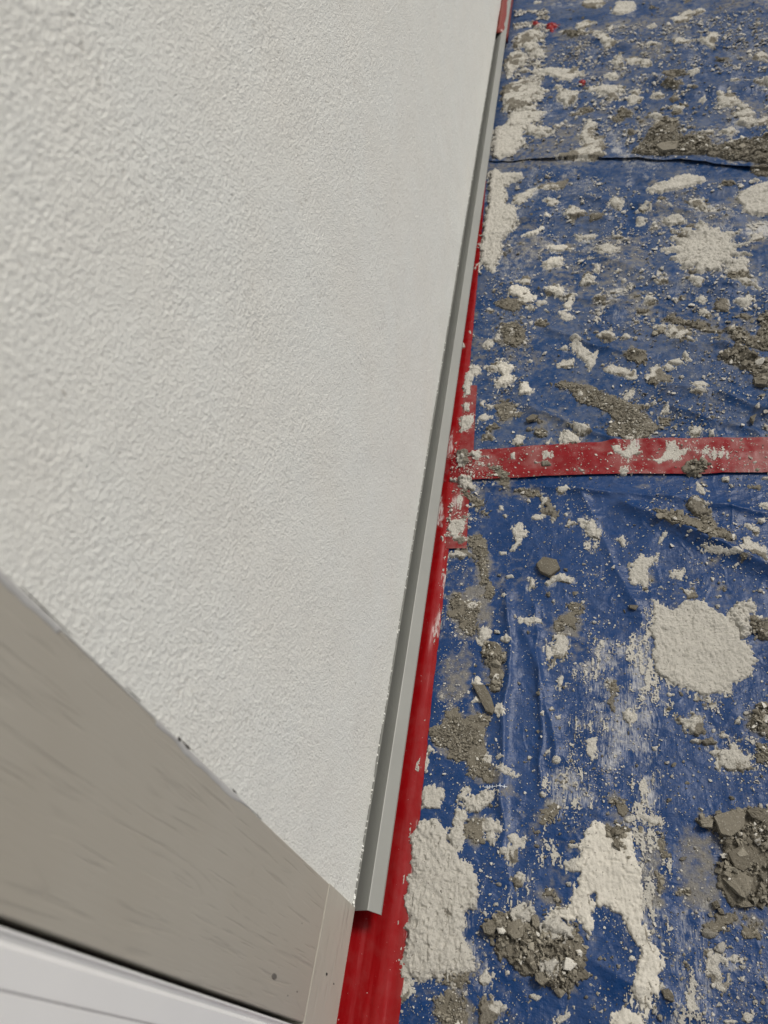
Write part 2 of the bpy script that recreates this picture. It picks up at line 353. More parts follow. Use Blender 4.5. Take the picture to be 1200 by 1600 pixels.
for z, l, wd in ((.700, .010, .0022), (.715, .004, .0034), (.585, .006, .0016), (.80, .012, .0012), (.92, .03, .0012), (1.05, .025, .0010)):
    bm = bmesh.new(); k_ = 8; L1 = []; L2 = []; rr = random.Random(int(z*1000))
    for j in range(k_+1):
        zc = z-l+2*l*j/k_; ww = .6*wd*math.sin(math.pi*(j+.3)/(k_+.6))*rr.uniform(.6, 1.2)
        L1.append(bm.verts.new((.0041, YJ+.0004-ww, zc))); L2.append(bm.verts.new((.0041, YJ+.0008+ww*.3, zc)))
    for j in range(k_): bm.faces.new((L1[j], L2[j], L2[j+1], L1[j+1]))
    place(bm_obj('open_joint', bm, M_DARK), post)
for (y, z, s_) in ((.068, .268, .0013), (.135, .300, .0008), (.0605, .30, .001)):
    bm = bmesh.new(); box(bm, .0025, .0034, y-s_*.6, y+s_*.6, z-s_*1.6, z+s_*1.6, .0003); place(bm_obj('paint_chip', bm, M_SCREW), post)
sill = empty('timber_sill', (0, 0, ZB)); tag(sill, 'pale taupe timber sill board with lengthwise grain at the foot of the post', 'board')
bm = bmesh.new()
sweep(bm, [(-.10, ZB, 0), (.0030, ZB, 0), (.0040, ZB+.002, 0), (.0034, ZR-.001, 0), (.0031, ZR, 0), (-.10, ZR, 0)], -1.2, YJ-.0008, 1)
bmesh.ops.recalc_face_normals(bm, faces=bm.faces)
place(bm_obj('sill_board', bm, M_RAIL), sill)
for (y, z, s_) in ((.100, .160, .0014), (.094, .118, .0009)):
    bm = bmesh.new(); box(bm, .0030, .0043, y-s_*1.1, y+s_*1.1, z-s_*2.2, z+s_*2.2, .0003); place(bm_obj('paint_chip', bm, M_DARK), sill)
# ------------------------------------------------------------------ white window frame
fr = empty('window_frame', (0, -.1, ZR)); tag(fr, 'white plastic window frame beyond the dark gap beside the timber post', 'frame')
def vprof(name, pts, mat, z0, z1, par):                     # horizontal section (y, x) extruded upwards
    bm = bmesh.new(); a = [bm.verts.new((x, y, z0)) for y, x in pts]; b2 = [bm.verts.new((x, y, z1)) for y, x in pts]; n = len(pts)
    for j in range(n): bm.faces.new((a[j], a[(j+1) % n], b2[(j+1) % n], b2[j]))
    bm.faces.new(a[::-1]); bm.faces.new(b2); bmesh.ops.recalc_face_normals(bm, faces=bm.faces)
    return place(bm_obj(name, bm, mat), par)
vprof('outer_frame', [(.0365, -.06), (.0365, .000), (.0358, .0012), (.0345, .0012), (.0325, -.001), (.0300, -.0025), (.0280, -.001), (.0270, .0005), (.0080, .0005), (.0070, -.0004), (.0070, -.06)], M_PVC, ZR+.006, 2.8, fr)
vprof('sash', [(.00695, -.06), (.00695, -.0012), (.0056, -.0009), (-.018, -.0009), (-.024, -.0040), (-.085, -.0040), (-.090, -.012), (-.090, -.06)], M_PVC, ZR+.012, 2.8, fr)
vprof('glazing_bead', [(-.0905, -.06), (-.0905, -.016), (-.105, -.024), (-.110, -.06)], M_PVC, ZR+.05, 2.8, fr)
bm = bmesh.new(); box(bm, -.045, -.035, -1.2, -.1105, ZR+.09, 2.8)
GL, t, b = nodes('window_glass'); b.inputs['Base Color'].default_value = (.05, .06, .06, 1); b.inputs['Roughness'].default_value = .03
place(bm_obj('pane', bm, GL), fr)
bm = bmesh.new(); box(bm, -.06, -.004, -1.2, -.0915, ZR+.006, ZR+.085, .002)
place(bm_obj('lower_rail', bm, M_PVC), fr)
bm = bmesh.new(); box(bm, -.30, -.085, -1.2, YJ, -.01, 2.9)
place(bm_obj('wall_core', bm, M_DARK), wall)

# ------------------------------------------------------------------ traced shapes (pixels of the photo, 4x enlarged tiles)
def T(ox, oy, *pts): return [(ox+x/4, oy+y/4) for x, y in pts]
A = (600, 1200); B = (900, 1200); C = (900, 800); D = (650, 900); E = (600, 600); F = (700, 350); H = (680, 0); I = (900, 400); J = (900, 0)
SH = []      # (kind, polygon px, label, category, height m)
def s(kind, tl, pts, label=None, h=None): SH.append((kind, T(*tl, *pts), label, h))
# --- near sheet
s('w', A, [(190,330),(330,330),(370,400),(400,490),(470,530),(540,620),(590,700),(590,790),(570,850),(540,900),(545,960),(520,1040),(525,1090),(560,1160),(590,1230),(575,1290),(500,1310),(380,1310),(250,1310),(120,1300),(105,1200),(130,950),(150,750),(165,550),(180,400)], 'largest white plaster slab, long and thick, lying against the red wall tape', .013)
s('g', A, [(400,1250),(540,1230),(570,1290),(520,1370),(440,1380),(380,1310)], 'grey gritty mortar smear at the lower right corner of the long white slab', .007)
s('w', A, [(240,150),(320,130),(385,130),(375,200),(350,270),(240,260),(228,200)], 'square white plaster pat just above the long white slab', .007)
s('w', A, [(450,265),(500,262),(520,330),(495,420),(465,515),(420,510),(390,450),(420,380),(440,310)], 'tube shaped white plaster roll leaning against the long slab', .013)
s('w', A, [(460,190),(520,130),(540,150),(520,190),(590,170),(620,140),(680,150),(695,200),(660,250),(600,290),(540,290),(510,250),(500,220),(460,220)], 'knobbly white plaster clump below the crayon tick marks', .013)
s('g', A, [(500,360),(560,320),(640,330),(620,400),(630,480),(570,480),(500,430)], 'grey mortar patch between the plaster roll and star shaped clump', .005)
s('w', A, [(640,320),(680,320),(700,365),(735,370),(730,400),(700,420),(720,470),(690,500),(660,470),(650,420),(590,400),(585,380),(630,370)], 'star shaped white plaster clump right of the plaster roll', .010)
s('w', A, [(770,440),(800,415),(850,430),(865,450),(850,490),(825,540),(825,590),(800,600),(790,550),(795,480)], 'tooth shaped white plaster lump right of the star shaped clump', .007)
s('m', A, [(805,700),(830,650),(865,650),(890,680),(860,740),(820,750)])
s('s', A, [(840,620),(900,600),(900,760),(830,820),(790,900),(800,780)])
s('R', A, [(610,1000),(660,960),(700,930),(760,940),(820,900),(920,880),(900,960),(950,930),(975,980),(1060,965),(1200,1000),(1250,1100),(1265,1280),(1220,1360),(1150,1400),(1070,1390),(1000,1360),(930,1310),(850,1290),(800,1240),(760,1190),(700,1150),(690,1100),(700,1050),(640,1050)], 'dark grey mortar rubble heap between the long slab and forked splat', .016)
s('W', A, [(1000,1230),(1080,1190),(1095,1230),(1050,1290),(1010,1290)], 'white plaster lump on top of the rubble heap near the bottom', .010)
s('W', A, [(1000,985),(1060,965),(1190,1010),(1185,1080),(1100,1060),(1010,1030)], 'pale plaster lump on the upper rim of the bottom rubble heap', .010)
s('W', A, [(825,930),(920,870),(930,900),(870,980),(840,960)], 'feathery white plaster sliver on the top edge of the rubble heap', .007)
s('m', A, [(600,1330),(640,1260),(665,1300),(655,1365),(600,1350)], None, .008)
s('m', A, [(105,1310),(140,1340),(165,1400),(130,1450),(100,1440)], None, .006)
s('R', A, [(340,1440),(420,1390),(500,1440),(530,1600),(500,1680),(380,1660),(330,1560),(310,1520)], 'low spread of grey mortar grit below the long white slab', .006)
s('m', A, [(580,1520),(610,1470),(680,1470),(715,1520),(700,1620),(600,1620)], 'mixed grey and white plaster clod at the bottom edge', .010)
s('w', A, [(725,1490),(770,1480),(770,1510),(730,1535)], None, .006)
s('w', A, [(905,1420),(930,1410),(990,1435),(960,1455),(920,1450)], None, .005)
s('w', A, [(1070,1580),(1140,1530),(1170,1520),(1170,1560),(1090,1610)], None, .005)
s('s', A, [(1010,60),(1060,40),(1140,10),(1200,-40),(1240,40),(1300,160),(1290,230),(1220,260),(1160,300),(1130,390),(1080,330),(980,370),(970,300),(1040,230),(1010,150)], 'hairy grey white scraped smear above the forked white splat')
s('g', A, [(970,300),(1040,240),(1080,280),(1040,350),(980,370)], None, .004)
s('w', A, [(1120,620),(1150,590),(1210,560),(1230,650),(1180,665)], None, .006)
s('s', A, [(1000,540),(1080,500),(1090,560),(1010,580)])
s('g', A, [(1000,760),(1040,745),(1060,790),(1120,820),(1130,860),(1090,860),(1050,810),(1010,800)], None, .007)
s('w', B, [(80,360),(130,340),(180,380),(350,410),(370,500),(390,620),(400,800),(420,950),(440,1080),(470,1150),(530,1200),(500,1330),(500,1500),(480,1500),(470,1400),(430,1350),(430,1520),(400,1500),(350,1400),(370,1250),(390,1180),(340,1040),(280,960),(200,890),(150,880),(110,800),(75,800),(80,850),(110,890),(120,950),(130,1020),(80,1060),(50,1000),(0,970),(-90,960),(-140,930),(-130,890),(-60,890),(-20,820),(0,740),(-10,650),(0,480),(40,400)], 'big forked white plaster splat with a long tail running downwards', .007)
s('s', B, [(350,410),(400,350),(430,380),(480,500),(510,600),(500,720),(520,830),(570,960),(550,1020),(520,1100),(530,1200),(470,1150),(430,1050),(400,800),(380,500)], 'streaky scraped plaster film along the right side of the forked splat')
s('g', B, [(190,380),(260,370),(330,400),(310,450),(330,580),(280,540),(240,480),(200,430)], 'dark grey mortar streak lying on the top of the forked splat', .011)
s('w', B, [(230,1640),(240,1540),(300,1500),(330,1520),(400,1540),(440,1640)], 'smooth white plaster pat cut by the bottom edge of the photo', .006)
s('s', B, [(330,1400),(430,1350),(500,1500),(480,1600),(420,1600),(330,1540)])
s('R', B, [(770,340),(850,320),(1000,260),(1060,280),(1120,260),(1200,270),(1330,300),(1380,500),(1360,700),(1250,830),(1110,870),(1000,860),(940,800),(870,760),(860,640),(900,580),(890,480),(910,420),(860,390),(780,370)], 'big angular grey mortar rubble heap at the lower right edge', .015)
s('g', B, [(190,190),(260,190),(320,220),(340,260),(300,330),(260,270),(200,230)], None, .005)
s('R', B, [(790,1010),(850,930),(960,920),(1000,940),(920,1020),(830,1060)], 'small grey chip cluster just below the right rubble heap', .008)
s('R', B, [(1030,1000),(1060,990),(1080,1030),(1120,960),(1150,980),(1150,1060),(1080,1080),(1030,1040)], 'smaller of two grey chip clusters below the right rubble heap', .006)
s('s', B, [(390,60),(500,40),(520,120),(510,300),(530,370),(440,330),(360,280),(380,180)])
s('w', B, [(360,270),(440,300),(530,350),(500,370),(420,330)], None, .004)
s('s', B, [(620,1600),(680,1400),(760,1240),(800,1260),(790,1400),(800,1500),(760,1600)], 'grey streaky scrape running down to the bottom edge right of the forked tail')
s('m', B, [(800,1160),(850,1140),(900,1190),(1000,1170),(1000,1200),(920,1230),(870,1260),(930,1310),(920,1360),(860,1310),(820,1280)], 'branching white plaster clod below the two chip clusters', .006)
s('w', B, [(1140,1310),(1200,1340),(1200,1370),(1150,1330)], None, .005); s('w', B, [(1020,1310),(1050,1300),(1045,1340),(1020,1340)], None, .005)
s('g', B, [(500,400),(540,420),(550,500),(590,560),(540,570),(510,520)], None, .005); s('g', B, [(500,660),(550,680),(560,760),(520,800),(500,740)], None, .003)
s('w', B, [(500,1360),(540,1340),(560,1380),(520,1400)], None, .006); s('F', B, [(530,1400),(570,1390),(605,1440),(600,1470),(550,1450)], None, .005)
# tile C
s('w', C, [(490,590),(530,600),(600,610),(680,570),(760,570),(850,600),(900,650),(960,640),(980,700),(1010,740),(1050,820),(1105,880),(1100,970),(1085,1040),(1020,1080),(960,1120),(900,1145),(820,1160),(740,1130),(660,1090),(580,1050),(500,1010),(470,960),(460,880),(470,780),(490,700)], 'round flattened white plaster splat on the near blue sheet', .007)
s('s', C, [(320,790),(400,770),(450,700),(500,640),(480,900),(480,980),(500,1050),(480,1150),(450,1300),(400,1400),(390,1280),(420,1160),(340,1130),(340,1000),(320,900)], 'scraped plaster smear hanging off the left side of the round splat')
s('s', C, [(500,1010),(600,1060),(740,1140),(820,1170),(900,1150),(980,1110),(960,1160),(820,1215),(700,1180),(560,1090)])
s('w', C, [(950,640),(1010,570),(1090,570),(1130,610),(1080,640),(1070,700),(1100,740),(1070,790),(1030,800),(980,720)], 'curled white plaster lump on the upper right rim of the round splat', .020)
s('R', C, [(1080,660),(1150,680),(1240,700),(1260,820),(1130,810),(1090,740)], 'dark mortar rubble pushed against the curled lump at the right edge', .012)
s('w', C, [(320,430),(340,340),(400,310),(500,300),(520,320),(490,345),(440,370),(460,430),(430,510),(400,460),(360,475)], 'lobed white plaster clump up and left of the round splat', .007)
s('w', C, [(40,70),(100,90),(155,130),(160,200),(110,180),(70,150)], 'glossy white plaster tongue left of the rubble on the fold', .009)
s('s', C, [(60,130),(160,170),(150,250),(110,280),(70,250)])
s('w', C, [(260,190),(290,160),(310,200),(290,240)], None, .007); s('w', C, [(505,215),(540,155),(570,155),(545,195),(520,230)], None, .006)
s('R', C, [(500,20),(620,10),(720,60),(850,50),(880,120),(950,150),(1000,210),(940,210),(830,200),(730,160),(640,130),(560,90),(510,70)], 'dark mortar rubble lying along the fold below the cross tape', .010)
s('m', C, [(670,-10),(720,-85),(800,-30),(850,40),(780,60),(720,30)], 'white plaster clod on top of the fold rubble below the cross tape', .012)
s('w', C, [(1040,95),(1080,90),(1140,140),(1120,155)], None, .006)
s('m', C, [(1030,190),(1100,190),(1200,260),(1190,340),(1130,320),(1060,260)], 'mottled white plaster cake at the right edge above the round splat', .006)
s('w', C, [(730,230),(850,245),(950,280),(1000,260),(1050,290),(960,305),(860,275)], 'thin wavy white plaster line on the slope of the fold', .003)
s('w', C, [(580,390),(680,380),(660,420),(620,415),(600,430)], None, .004); s('m', C, [(660,490),(740,490),(760,560),(690,560)], None, .005)
s('s', C, [(725,310),(748,310),(745,450),(725,450)])
s('m', C, [(630,1280),(700,1290),(770,1255),(800,1310),(800,1420),(850,1400),(880,1440),(820,1480),(700,1400),(650,1330)], 'lumpy white plaster cake directly below the round splat', .009)
s('m', C, [(880,1480),(940,1460),(1000,1440),(1040,1520),(1110,1600),(1040,1630),(900,1610)], 'powdery white plaster pat above the right rubble heap', .006)
s('w', C, [(285,1260),(330,1240),(355,1290),(325,1330),(290,1300)], None, .010); s('w', C, [(470,1470),(515,1470),(500,1500),(480,1495)], None, .006)
s('s', C, [(100,830),(200,810),(300,840),(300,920),(200,920),(160,1030),(110,980)], 'dirty white scrape patch well left of the round splat')
s('g', C, [(200,1060),(250,1060),(270,1120),(230,1140)], None, .004); s('m', C, [(200,1150),(240,1150),(240,1270),(200,1230)], None, .004)
s('s', C, [(-20,1320),(90,1320),(160,1320),(100,1370),(30,1400),(0,1440)]); s('w', C, [(60,1440),(140,1400),(130,1500),(80,1560),(60,1500)], None, .003)
s('R', C, [(1060,1330),(1150,1200),(1260,1230),(1280,1450),(1100,1380)], 'grey rubble bit at the right edge just under the round splat', .011)
s('R', C, [(1120,1450),(1200,1480),(1280,1500),(1280,1600),(1130,1560)], None, .008)
s('F', C, [(330,605),(385,610),(370,632),(335,625)], None, .003)
s('s', C, [(480,1080),(530,1080),(580,1200),(560,1260),(500,1220)])
# tile D
s('R', D, [(210,200),(240,130),(300,120),(330,180),(400,180),(410,230),(370,260),(390,350),(360,380),(300,360),(270,290),(210,270)], 'grey mortar grit patch right of the wall tape above the plaster twins', .005)
s('w', D, [(310,190),(350,170),(395,190),(380,230),(330,225)], None, .006)
s('w', D, [(390,360),(440,335),(480,360),(465,400),(420,430),(395,400)], 'left of two round white plaster lumps above the mortar lump', .012)
s('w', D, [(525,410),(560,375),(605,420),(560,445)], 'right of two round white plaster lumps above the mortar lump', .010)
s('R', D, [(415,480),(450,430),(520,440),(575,510),(545,580),(550,640),(530,740),(480,720),(450,640),(450,570),(415,520)], 'elongated grey mortar lump below the two round white lumps', .010)
s('F', D, [(360,700),(430,700),(470,770),(495,850),(480,880),(440,860),(390,760)], 'long smooth brownish mortar flake lying over the grit patch', .006)
s('w', D, [(350,680),(385,655),(410,690),(380,710)], None, .009); s('w', D, [(345,800),(380,760),(415,800)], None, .006); s('w', D, [(500,840),(520,830),(570,860),(530,880)], None, .007)
s('R', D, [(110,970),(160,940),(210,850),(260,840),(290,900),(360,880),(390,840),(470,900),(430,960),(440,1100),(480,1190),(490,1300),(380,1300),(330,1240),(310,1170),(230,1160),(200,1090),(110,1060),(95,1000)], 'widest grey mortar grit patch beside the red wall tape', .006)
s('w', D, [(70,1080),(90,1060),(120,1100),(80,1120)], None, .005)
s('w', D, [(640,280),(720,270),(790,280),(790,310),(720,315),(660,300)], None, .004)
s('R', D, [(870,300),(900,260),(960,230),(940,190),(1010,180),(1045,240),(1000,300),(990,350),(950,340),(880,350)], 'grey and white grit cluster above the ragged white strip', .006)
s('m', D, [(860,370),(940,380),(960,440),(930,510),(870,550),(850,600),(820,590),(850,540),(860,480)], 'ragged white plaster strip left of the round splat', .007)
s('w', D, [(880,650),(920,630),(920,690),(890,710)], None, .005)
s('s', D, [(980,910),(1150,910),(1160,940),(1080,970),(1010,1030),(970,1000)])
s('s', D, [(950,560),(1080,560),(1040,640),(960,650)]); s('w', D, [(830,850),(850,825),(870,855),(840,865)], None, .006); s('w', D, [(870,895),(910,875),(900,910),(880,915)], None, .005)
s('m', D, [(670,1140),(700,1120),(720,1150),(695,1170)], None, .009); s('w', D, [(500,1140),(530,1118),(555,1150),(515,1160)], None, .006); s('w', D, [(800,1120),(845,1085),(840,1110),(810,1135)], None, .005)
s('w', D, [(515,1210),(560,1225),(620,1255),(560,1255),(515,1240)], None, .003)
s('w', D, [(10,1220),(60,1150),(65,1170),(40,1240)], None, .003)
s('s', D, [(105,340),(150,220),(180,230),(165,330),(150,400),(110,400)]); s('s', D, [(165,0),(205,0),(200,140),(165,160)])
s('w', D, [(810,400),(850,500),(830,560),(815,500)], None, .002)
# tile E
s('w', E, [(500,0),(550,0),(540,80),(510,90)], None, .005); s('w', E, [(500,150),(540,140),(535,190),(505,180)], None, .006)
s('w', E, [(490,230),(550,210),(560,250),(550,290),(480,320)], 'white plaster clod on the short dusty tape above the tape crossing', .008)
s('m', E, [(465,440),(500,430),(520,470),(550,510),(500,530),(470,490)], 'upright mottled stone on the tape crossing', .012)
s('m', E, [(540,460),(600,445),(630,480),(590,500),(545,485)], 'flat lying mottled stone at the left end of the cross tape', .010)
s('m', E, [(450,620),(520,600),(570,640),(580,690),(540,700),(480,670)], 'mottled plaster clod just below the tape crossing', .014)
s('R', E, [(470,680),(560,700),(600,740),(630,740),(620,770),(590,810),(650,820),(650,840),(600,830),(560,760),(500,720)], 'grey mortar crumbs trailing down from the tape crossing', .009)
s('s', E, [(335,720),(370,720),(380,860),(370,920),(320,900),(305,880),(320,780)], 'white plaster rub mark on the red wall tape by the profile')
s('s', E, [(410,350),(440,290),(440,420),(420,480),(390,460)]); s('s', E, [(430,740),(490,690),(500,770),(440,810)])
s('m', E, [(410,870),(520,850),(525,910),(480,960),(510,1010),(450,1010),(410,930)], 'broken white plaster patch on the lower end of the short dusty tape', .006)
s('m', E, [(400,1110),(440,1050),(520,1040),(570,1090),(500,1100),(430,1110)], 'arched white plaster rim at the foot of the short dusty tape', .008)
s('R', E, [(530,960),(590,960),(640,1000),(650,1120),(690,1310),(660,1370),(620,1290),(590,1200),(560,1080),(530,1010)], 'narrow drift of grey mortar grit descending below the tape crossing', .006)
s('w', E, [(720,780),(745,780),(750,805),(725,808)], None, .007); s('w', E, [(920,850),(950,830),(1010,850),(980,870),(930,865)], None, .005)
s('m', E, [(960,700),(1000,690),(1040,750),(1100,840),(1070,865),(1000,810),(980,750)], 'diagonal white plaster shred below the cross tape', .009)
s('w', E, [(800,930),(850,900),(890,940),(870,970),(850,1020),(800,1070),(780,1050),(820,1010)], 'hooked white plaster shred above left of the brown flake', .008)
s('w', E, [(720,1060),(770,1060),(770,1080),(730,1080)], None, .005); s('w', E, [(755,1215),(800,1205),(820,1225),(770,1230)], None, .006)
s('w', E, [(910,1235),(940,1230),(945,1270),(915,1295)], None, .006)
s('F', E, [(955,1150),(1000,1110),(1080,1130),(1100,1180),(1040,1230),(980,1200)], 'angular brown mortar flake with white crumbs on top', .010)
s('w', E, [(1010,1260),(1050,1210),(1120,1200),(1190,1230),(1170,1270),(1080,1250),(1020,1285)], 'curled white plaster piece just below the angular brown flake', .010)
s('w', E, [(1085,680),(1140,650),(1165,680),(1120,710),(1090,710)], None, .007)
s('m', E, [(1120,890),(1160,870),(1190,890),(1150,915)], None, .006)
s('w', E, [(590,220),(630,195),(665,215),(640,240),(600,238)], None, .007)
s('g', E, [(690,150),(740,110),(820,140),(825,190),(780,240),(730,230),(700,190)], 'brown grey mortar patch above the left end of the cross tape', .003)
s('w', E, [(840,40),(890,5),(930,50),(915,75),(850,80)], 'round smooth white plaster dab on the far sheet', .011)
s('w', E, [(810,370),(830,330),(885,345),(860,360),(870,395),(830,405)], 'crescent shaped white plaster dab just above the cross tape', .009)
s('w', E, [(1110,390),(1120,300),(1150,300),(1220,350),(1200,392)], 'pointed white plaster lump touching the upper edge of the cross tape', .013)
s('w', E, [(1000,450),(1040,460),(1045,490),(1010,490)], None, .008); s('m', E, [(950,520),(1000,500),(1060,530),(1040,555),(980,545)], None, .007); s('w', E, [(790,470),(820,460),(820,500),(800,500)], None, .005)
s('g', E, [(640,540),(720,530),(790,590),(780,680),(730,650),(700,590)], 'grey mortar smear across the cross tape near its left end', .003)
s('R', E, [(780,680),(850,685),(950,680),(980,720),(880,720)], None, .005)
s('w', E, [(600,125),(625,115),(625,150),(605,148)], None, .007); s('w', E, [(635,130),(680,145),(670,165),(640,150)], None, .006)
s('F', E, [(890,245),(930,222),(965,230),(940,255),(900,262)], None, .006); s('m', E, [(880,285),(920,278),(920,305),(890,305)], None, .006)
# tile F and BB
s('w', H, [(350,1100),(380,1070),(430,1100),(540,1090),(550,1110),(480,1140),(430,1170),(440,1240),(430,1280),(500,1320),(510,1370),(480,1450),(420,1500),(410,1560),(370,1640),(350,1700),(290,1660),(285,1600),(290,1500),(310,1420),(340,1300),(340,1180)], 'long ragged white plaster strip on the far sheet beside the wall', .011)
s('w', H, [(285,1660),(400,1560),(410,1600),(340,1700),(300,1650),(250,1700),(240,1690)], None, .006)
s('w', F, [(215,160),(330,140),(330,200),(260,240),(210,262)], None, .009)
s('w', H, [(375,840),(470,780),(470,740),(560,720),(690,720),(640,770),(570,810),(540,860),(540,930),(480,980),(400,1010),(365,1010),(360,950)], 'white plaster splat beside the profile beyond the ragged strip', .010)
s('m', H, [(430,560),(520,520),(640,530),(650,600),(600,640),(600,690),(500,720),(430,720),(425,640)], 'mottled white plaster clumps by the wall, third splat along the profile', .012)
s('m', H, [(470,350),(520,340),(570,380),(560,420),(500,450),(460,500),(440,440)], None, .012); s('m', H, [(540,240),(640,190),(660,250),(600,300),(500,320),(500,270)], None, .014)
s('w', H, [(600,370),(640,320),(680,355),(640,390)], 'dome shaped white lump with a red fleck at the far end', .022)
s('w', H, [(650,470),(730,450),(850,460),(800,480),(900,490),(840,530),(760,510)], 'white plaster shreds right of the mottled clumps by the wall', .010)
s('m', H, [(900,860),(960,770),(1000,790),(1000,880),(1050,880),(1050,1000),(980,1020),(750,1010),(780,980),(880,960),(940,920)], 'dusty white hooked splat above the sheet overlap', .006)
s('w', H, [(500,1280),(510,1240),(590,1200),(640,1190),(600,1240),(550,1280),(530,1290)], None, .010); s('m', H, [(640,1180),(740,1150),(830,1140),(800,1180),(700,1200)], None, .008)
s('w', H, [(700,1300),(740,1275),(770,1290),(730,1315)], None, .008); s('w', H, [(680,1380),(695,1350),(715,1390)], None, .010)
s('m', H, [(800,1370),(850,1310),(940,1330),(930,1380),(850,1400)], None, .010); s('m', H, [(1080,1300),(1120,1260),(1180,1300),(1150,1340)], None, .006)
s('w', H, [(1080,500),(1120,480),(1140,505),(1110,520)], None, .012); s('m', H, [(760,640),(790,580),(880,590),(890,640),(830,680)], None, .012)
s('w', H, [(870,1480),(920,1490),(1010,1490),(1000,1505),(900,1505)], None, .006); s('w', H, [(540,1490),(600,1470),(670,1440),(660,1460),(610,1490)], None, .008)
s('w', H, [(1010,1570),(1060,1560),(1140,1580),(1090,1610),(1040,1600)], None, .008)
s('w', F, [(590,260),(640,225),(710,215),(725,245),(680,280),(620,290)], 'smooth white plaster blob right of the ragged wall strip', .012)
s('w', F, [(380,420),(430,400),(500,420),(540,470),(480,495),(430,470),(390,450)], 'knobbly white plaster piece below the smooth blob', .010)
s('g', F, [(290,500),(380,470),(480,510),(440,560),(340,540)], None, .006)
s('R', F, [(330,640),(430,640),(490,680),(480,750),(420,790),(340,780),(340,700)], 'grey mortar crumbs right of the red wall tape on the far sheet', .008)
s('w', F, [(285,740),(320,710),(335,750),(300,765)], None, .010); s('w', F, [(230,780),(260,740),(275,780),(250,800)], None, .008); s('w', F, [(370,680),(420,670),(430,710),(390,740)], None, .012)
s('m', F, [(300,900),(340,870),(410,900),(390,960),(410,1000),(330,1040),(300,1000),(330,960)], 'mottled white crumbs left of the round smooth dab', .009)
s('w', F, [(670,440),(690,390),(725,440),(710,475),(675,470)], None, .011); s('w', F, [(720,530),(760,470),(785,500),(760,540)], None, .006); s('w', F, [(700,570),(730,560),(780,600),(740,610)], None, .006)
s('w', F, [(780,790),(810,760),(850,790),(860,830),(910,820),(900,850),(910,890),(880,930),(860,870),(820,840)], 'bent white plaster shred in the middle of the far sheet', .009)
s('m', F, [(670,880),(770,860),(790,900),(700,900)], None, .005)
s('R', F, [(650,1010),(750,990),(900,1030),(1000,1080),(1130,1130),(1200,1180),(1300,1260),(1280,1330),(1150,1370),(1000,1340),(980,1280),(1050,1220),(940,1150),(830,1130),(760,1050)], 'broad drift of grey mortar grit above the cross tape', .006)
s('m', F, [(1130,1240),(1250,1220),(1300,1280),(1230,1360),(1130,1370)], None, .004)
s('w', F, [(980,920),(1030,890),(1160,940),(1150,970),(1080,960),(1020,950)], None, .006); s('w', F, [(1100,1090),(1160,1045),(1120,1100)], None, .006); s('w', F, [(800,1060),(840,1050),(850,1090),(810,1095)], None, .008)
s('w', F, [(605,1390),(645,1345),(630,1400)], None, .005); s('m', F, [(850,340),(880,320),(910,345),(900,385),(860,380)], None, .011); s('w', F, [(920,280),(945,280),(945,325),(925,310)], None, .006)
s('s', F, [(940,480),(980,490),(960,560),(900,680),(885,690),(900,620)]); s('s', F, [(980,440),(1160,410),(1150,450),(1000,470)])
s('w', F, [(930,160),(1000,150),(1060,185),(1010,205),(960,190)], 'diamond shaped white plaster flake on the far sheet', .006)
s('w', F, [(100,1050),(110,960),(170,900),(190,920),(150,980),(130,1080)], None, .005)
s('w', F, [(75,775),(100,762),(120,790),(100,800)], None, .008); s('w', F, [(125,690),(150,680),(155,710),(135,712)], None, .006)
# far right
rs = random.Random(8); SH.append(('w', [(1102+60*q_*math.cos(6.2832*n_/26), 395+38*q_*math.sin(6.2832*n_/26)) for n_, q_ in [(n_, (rs.uniform(.95, 1.22) if n_ % 2 else rs.uniform(.66, .84))) for n_ in range(26)]]+[], 'large spiky white splat on the far sheet', .014))
SH.append(('w', [(1150,315),(1165,300),(1200,290),(1240,300),(1230,340),(1170,338)], 'white plaster splat cut by the right edge of the photo, far sheet', .010))
SH.append(('w', [(1010,300),(1020,292),(1045,290),(1060,280),(1075,278),(1102,282),(1095,292),(1060,302),(1030,305)], 'oblong white plaster splat just below the sheet overlap', .010))
SH.append(('m', [(1070,320),(1095,315),(1112,335),(1085,332)], None, .008))
SH.append(('s', [(1165,355),(1220,345),(1220,372),(1170,372)], None, None))
s('R', J, [(350,980),(420,910),(480,840),(540,760),(600,760),(640,830),(640,880),(800,880),(850,950),(950,930),(1150,900),(1200,860),(1350,900),(1350,1070),(1200,1055),(1100,1040),(850,1000),(500,990)], 'brown mortar drift piled behind the sheet overlap', .014)
s('w', J, [(980,800),(1050,760),(1140,790),(1100,815)], None, .016); s('m', J, [(900,850),(980,820),(990,850),(960,870)], None, .012); s('m', J, [(720,850),(850,840),(860,870)], None, .010)
s('w', J, [(220,110),(260,40),(360,40),(370,70),(300,110)], 'pale plaster splat near the top edge of the photo', .012)
s('w', J, [(190,215),(220,180),(235,190),(205,225)], None, .018); s('w', J, [(455,190),(490,172),(505,190),(475,205)], None, .016); s('w', J, [(740,100),(780,80),(810,90),(780,110)], None, .010)
s('m', J, [(420,310),(470,290),(525,310),(480,330)], None, .012); s('m', J, [(770,300),(840,230),(880,240),(860,330)], None, .010); s('m', J, [(600,310),(620,270),(760,290),(700,310)], None, .006)
s('w', J, [(195,500),(240,480),(265,505),(235,520)], None, .010); s('w', J, [(770,650),(795,630),(815,650),(790,665)], None, .014); s('w', J, [(875,610),(900,605),(920,635),(895,640)], None, .014)
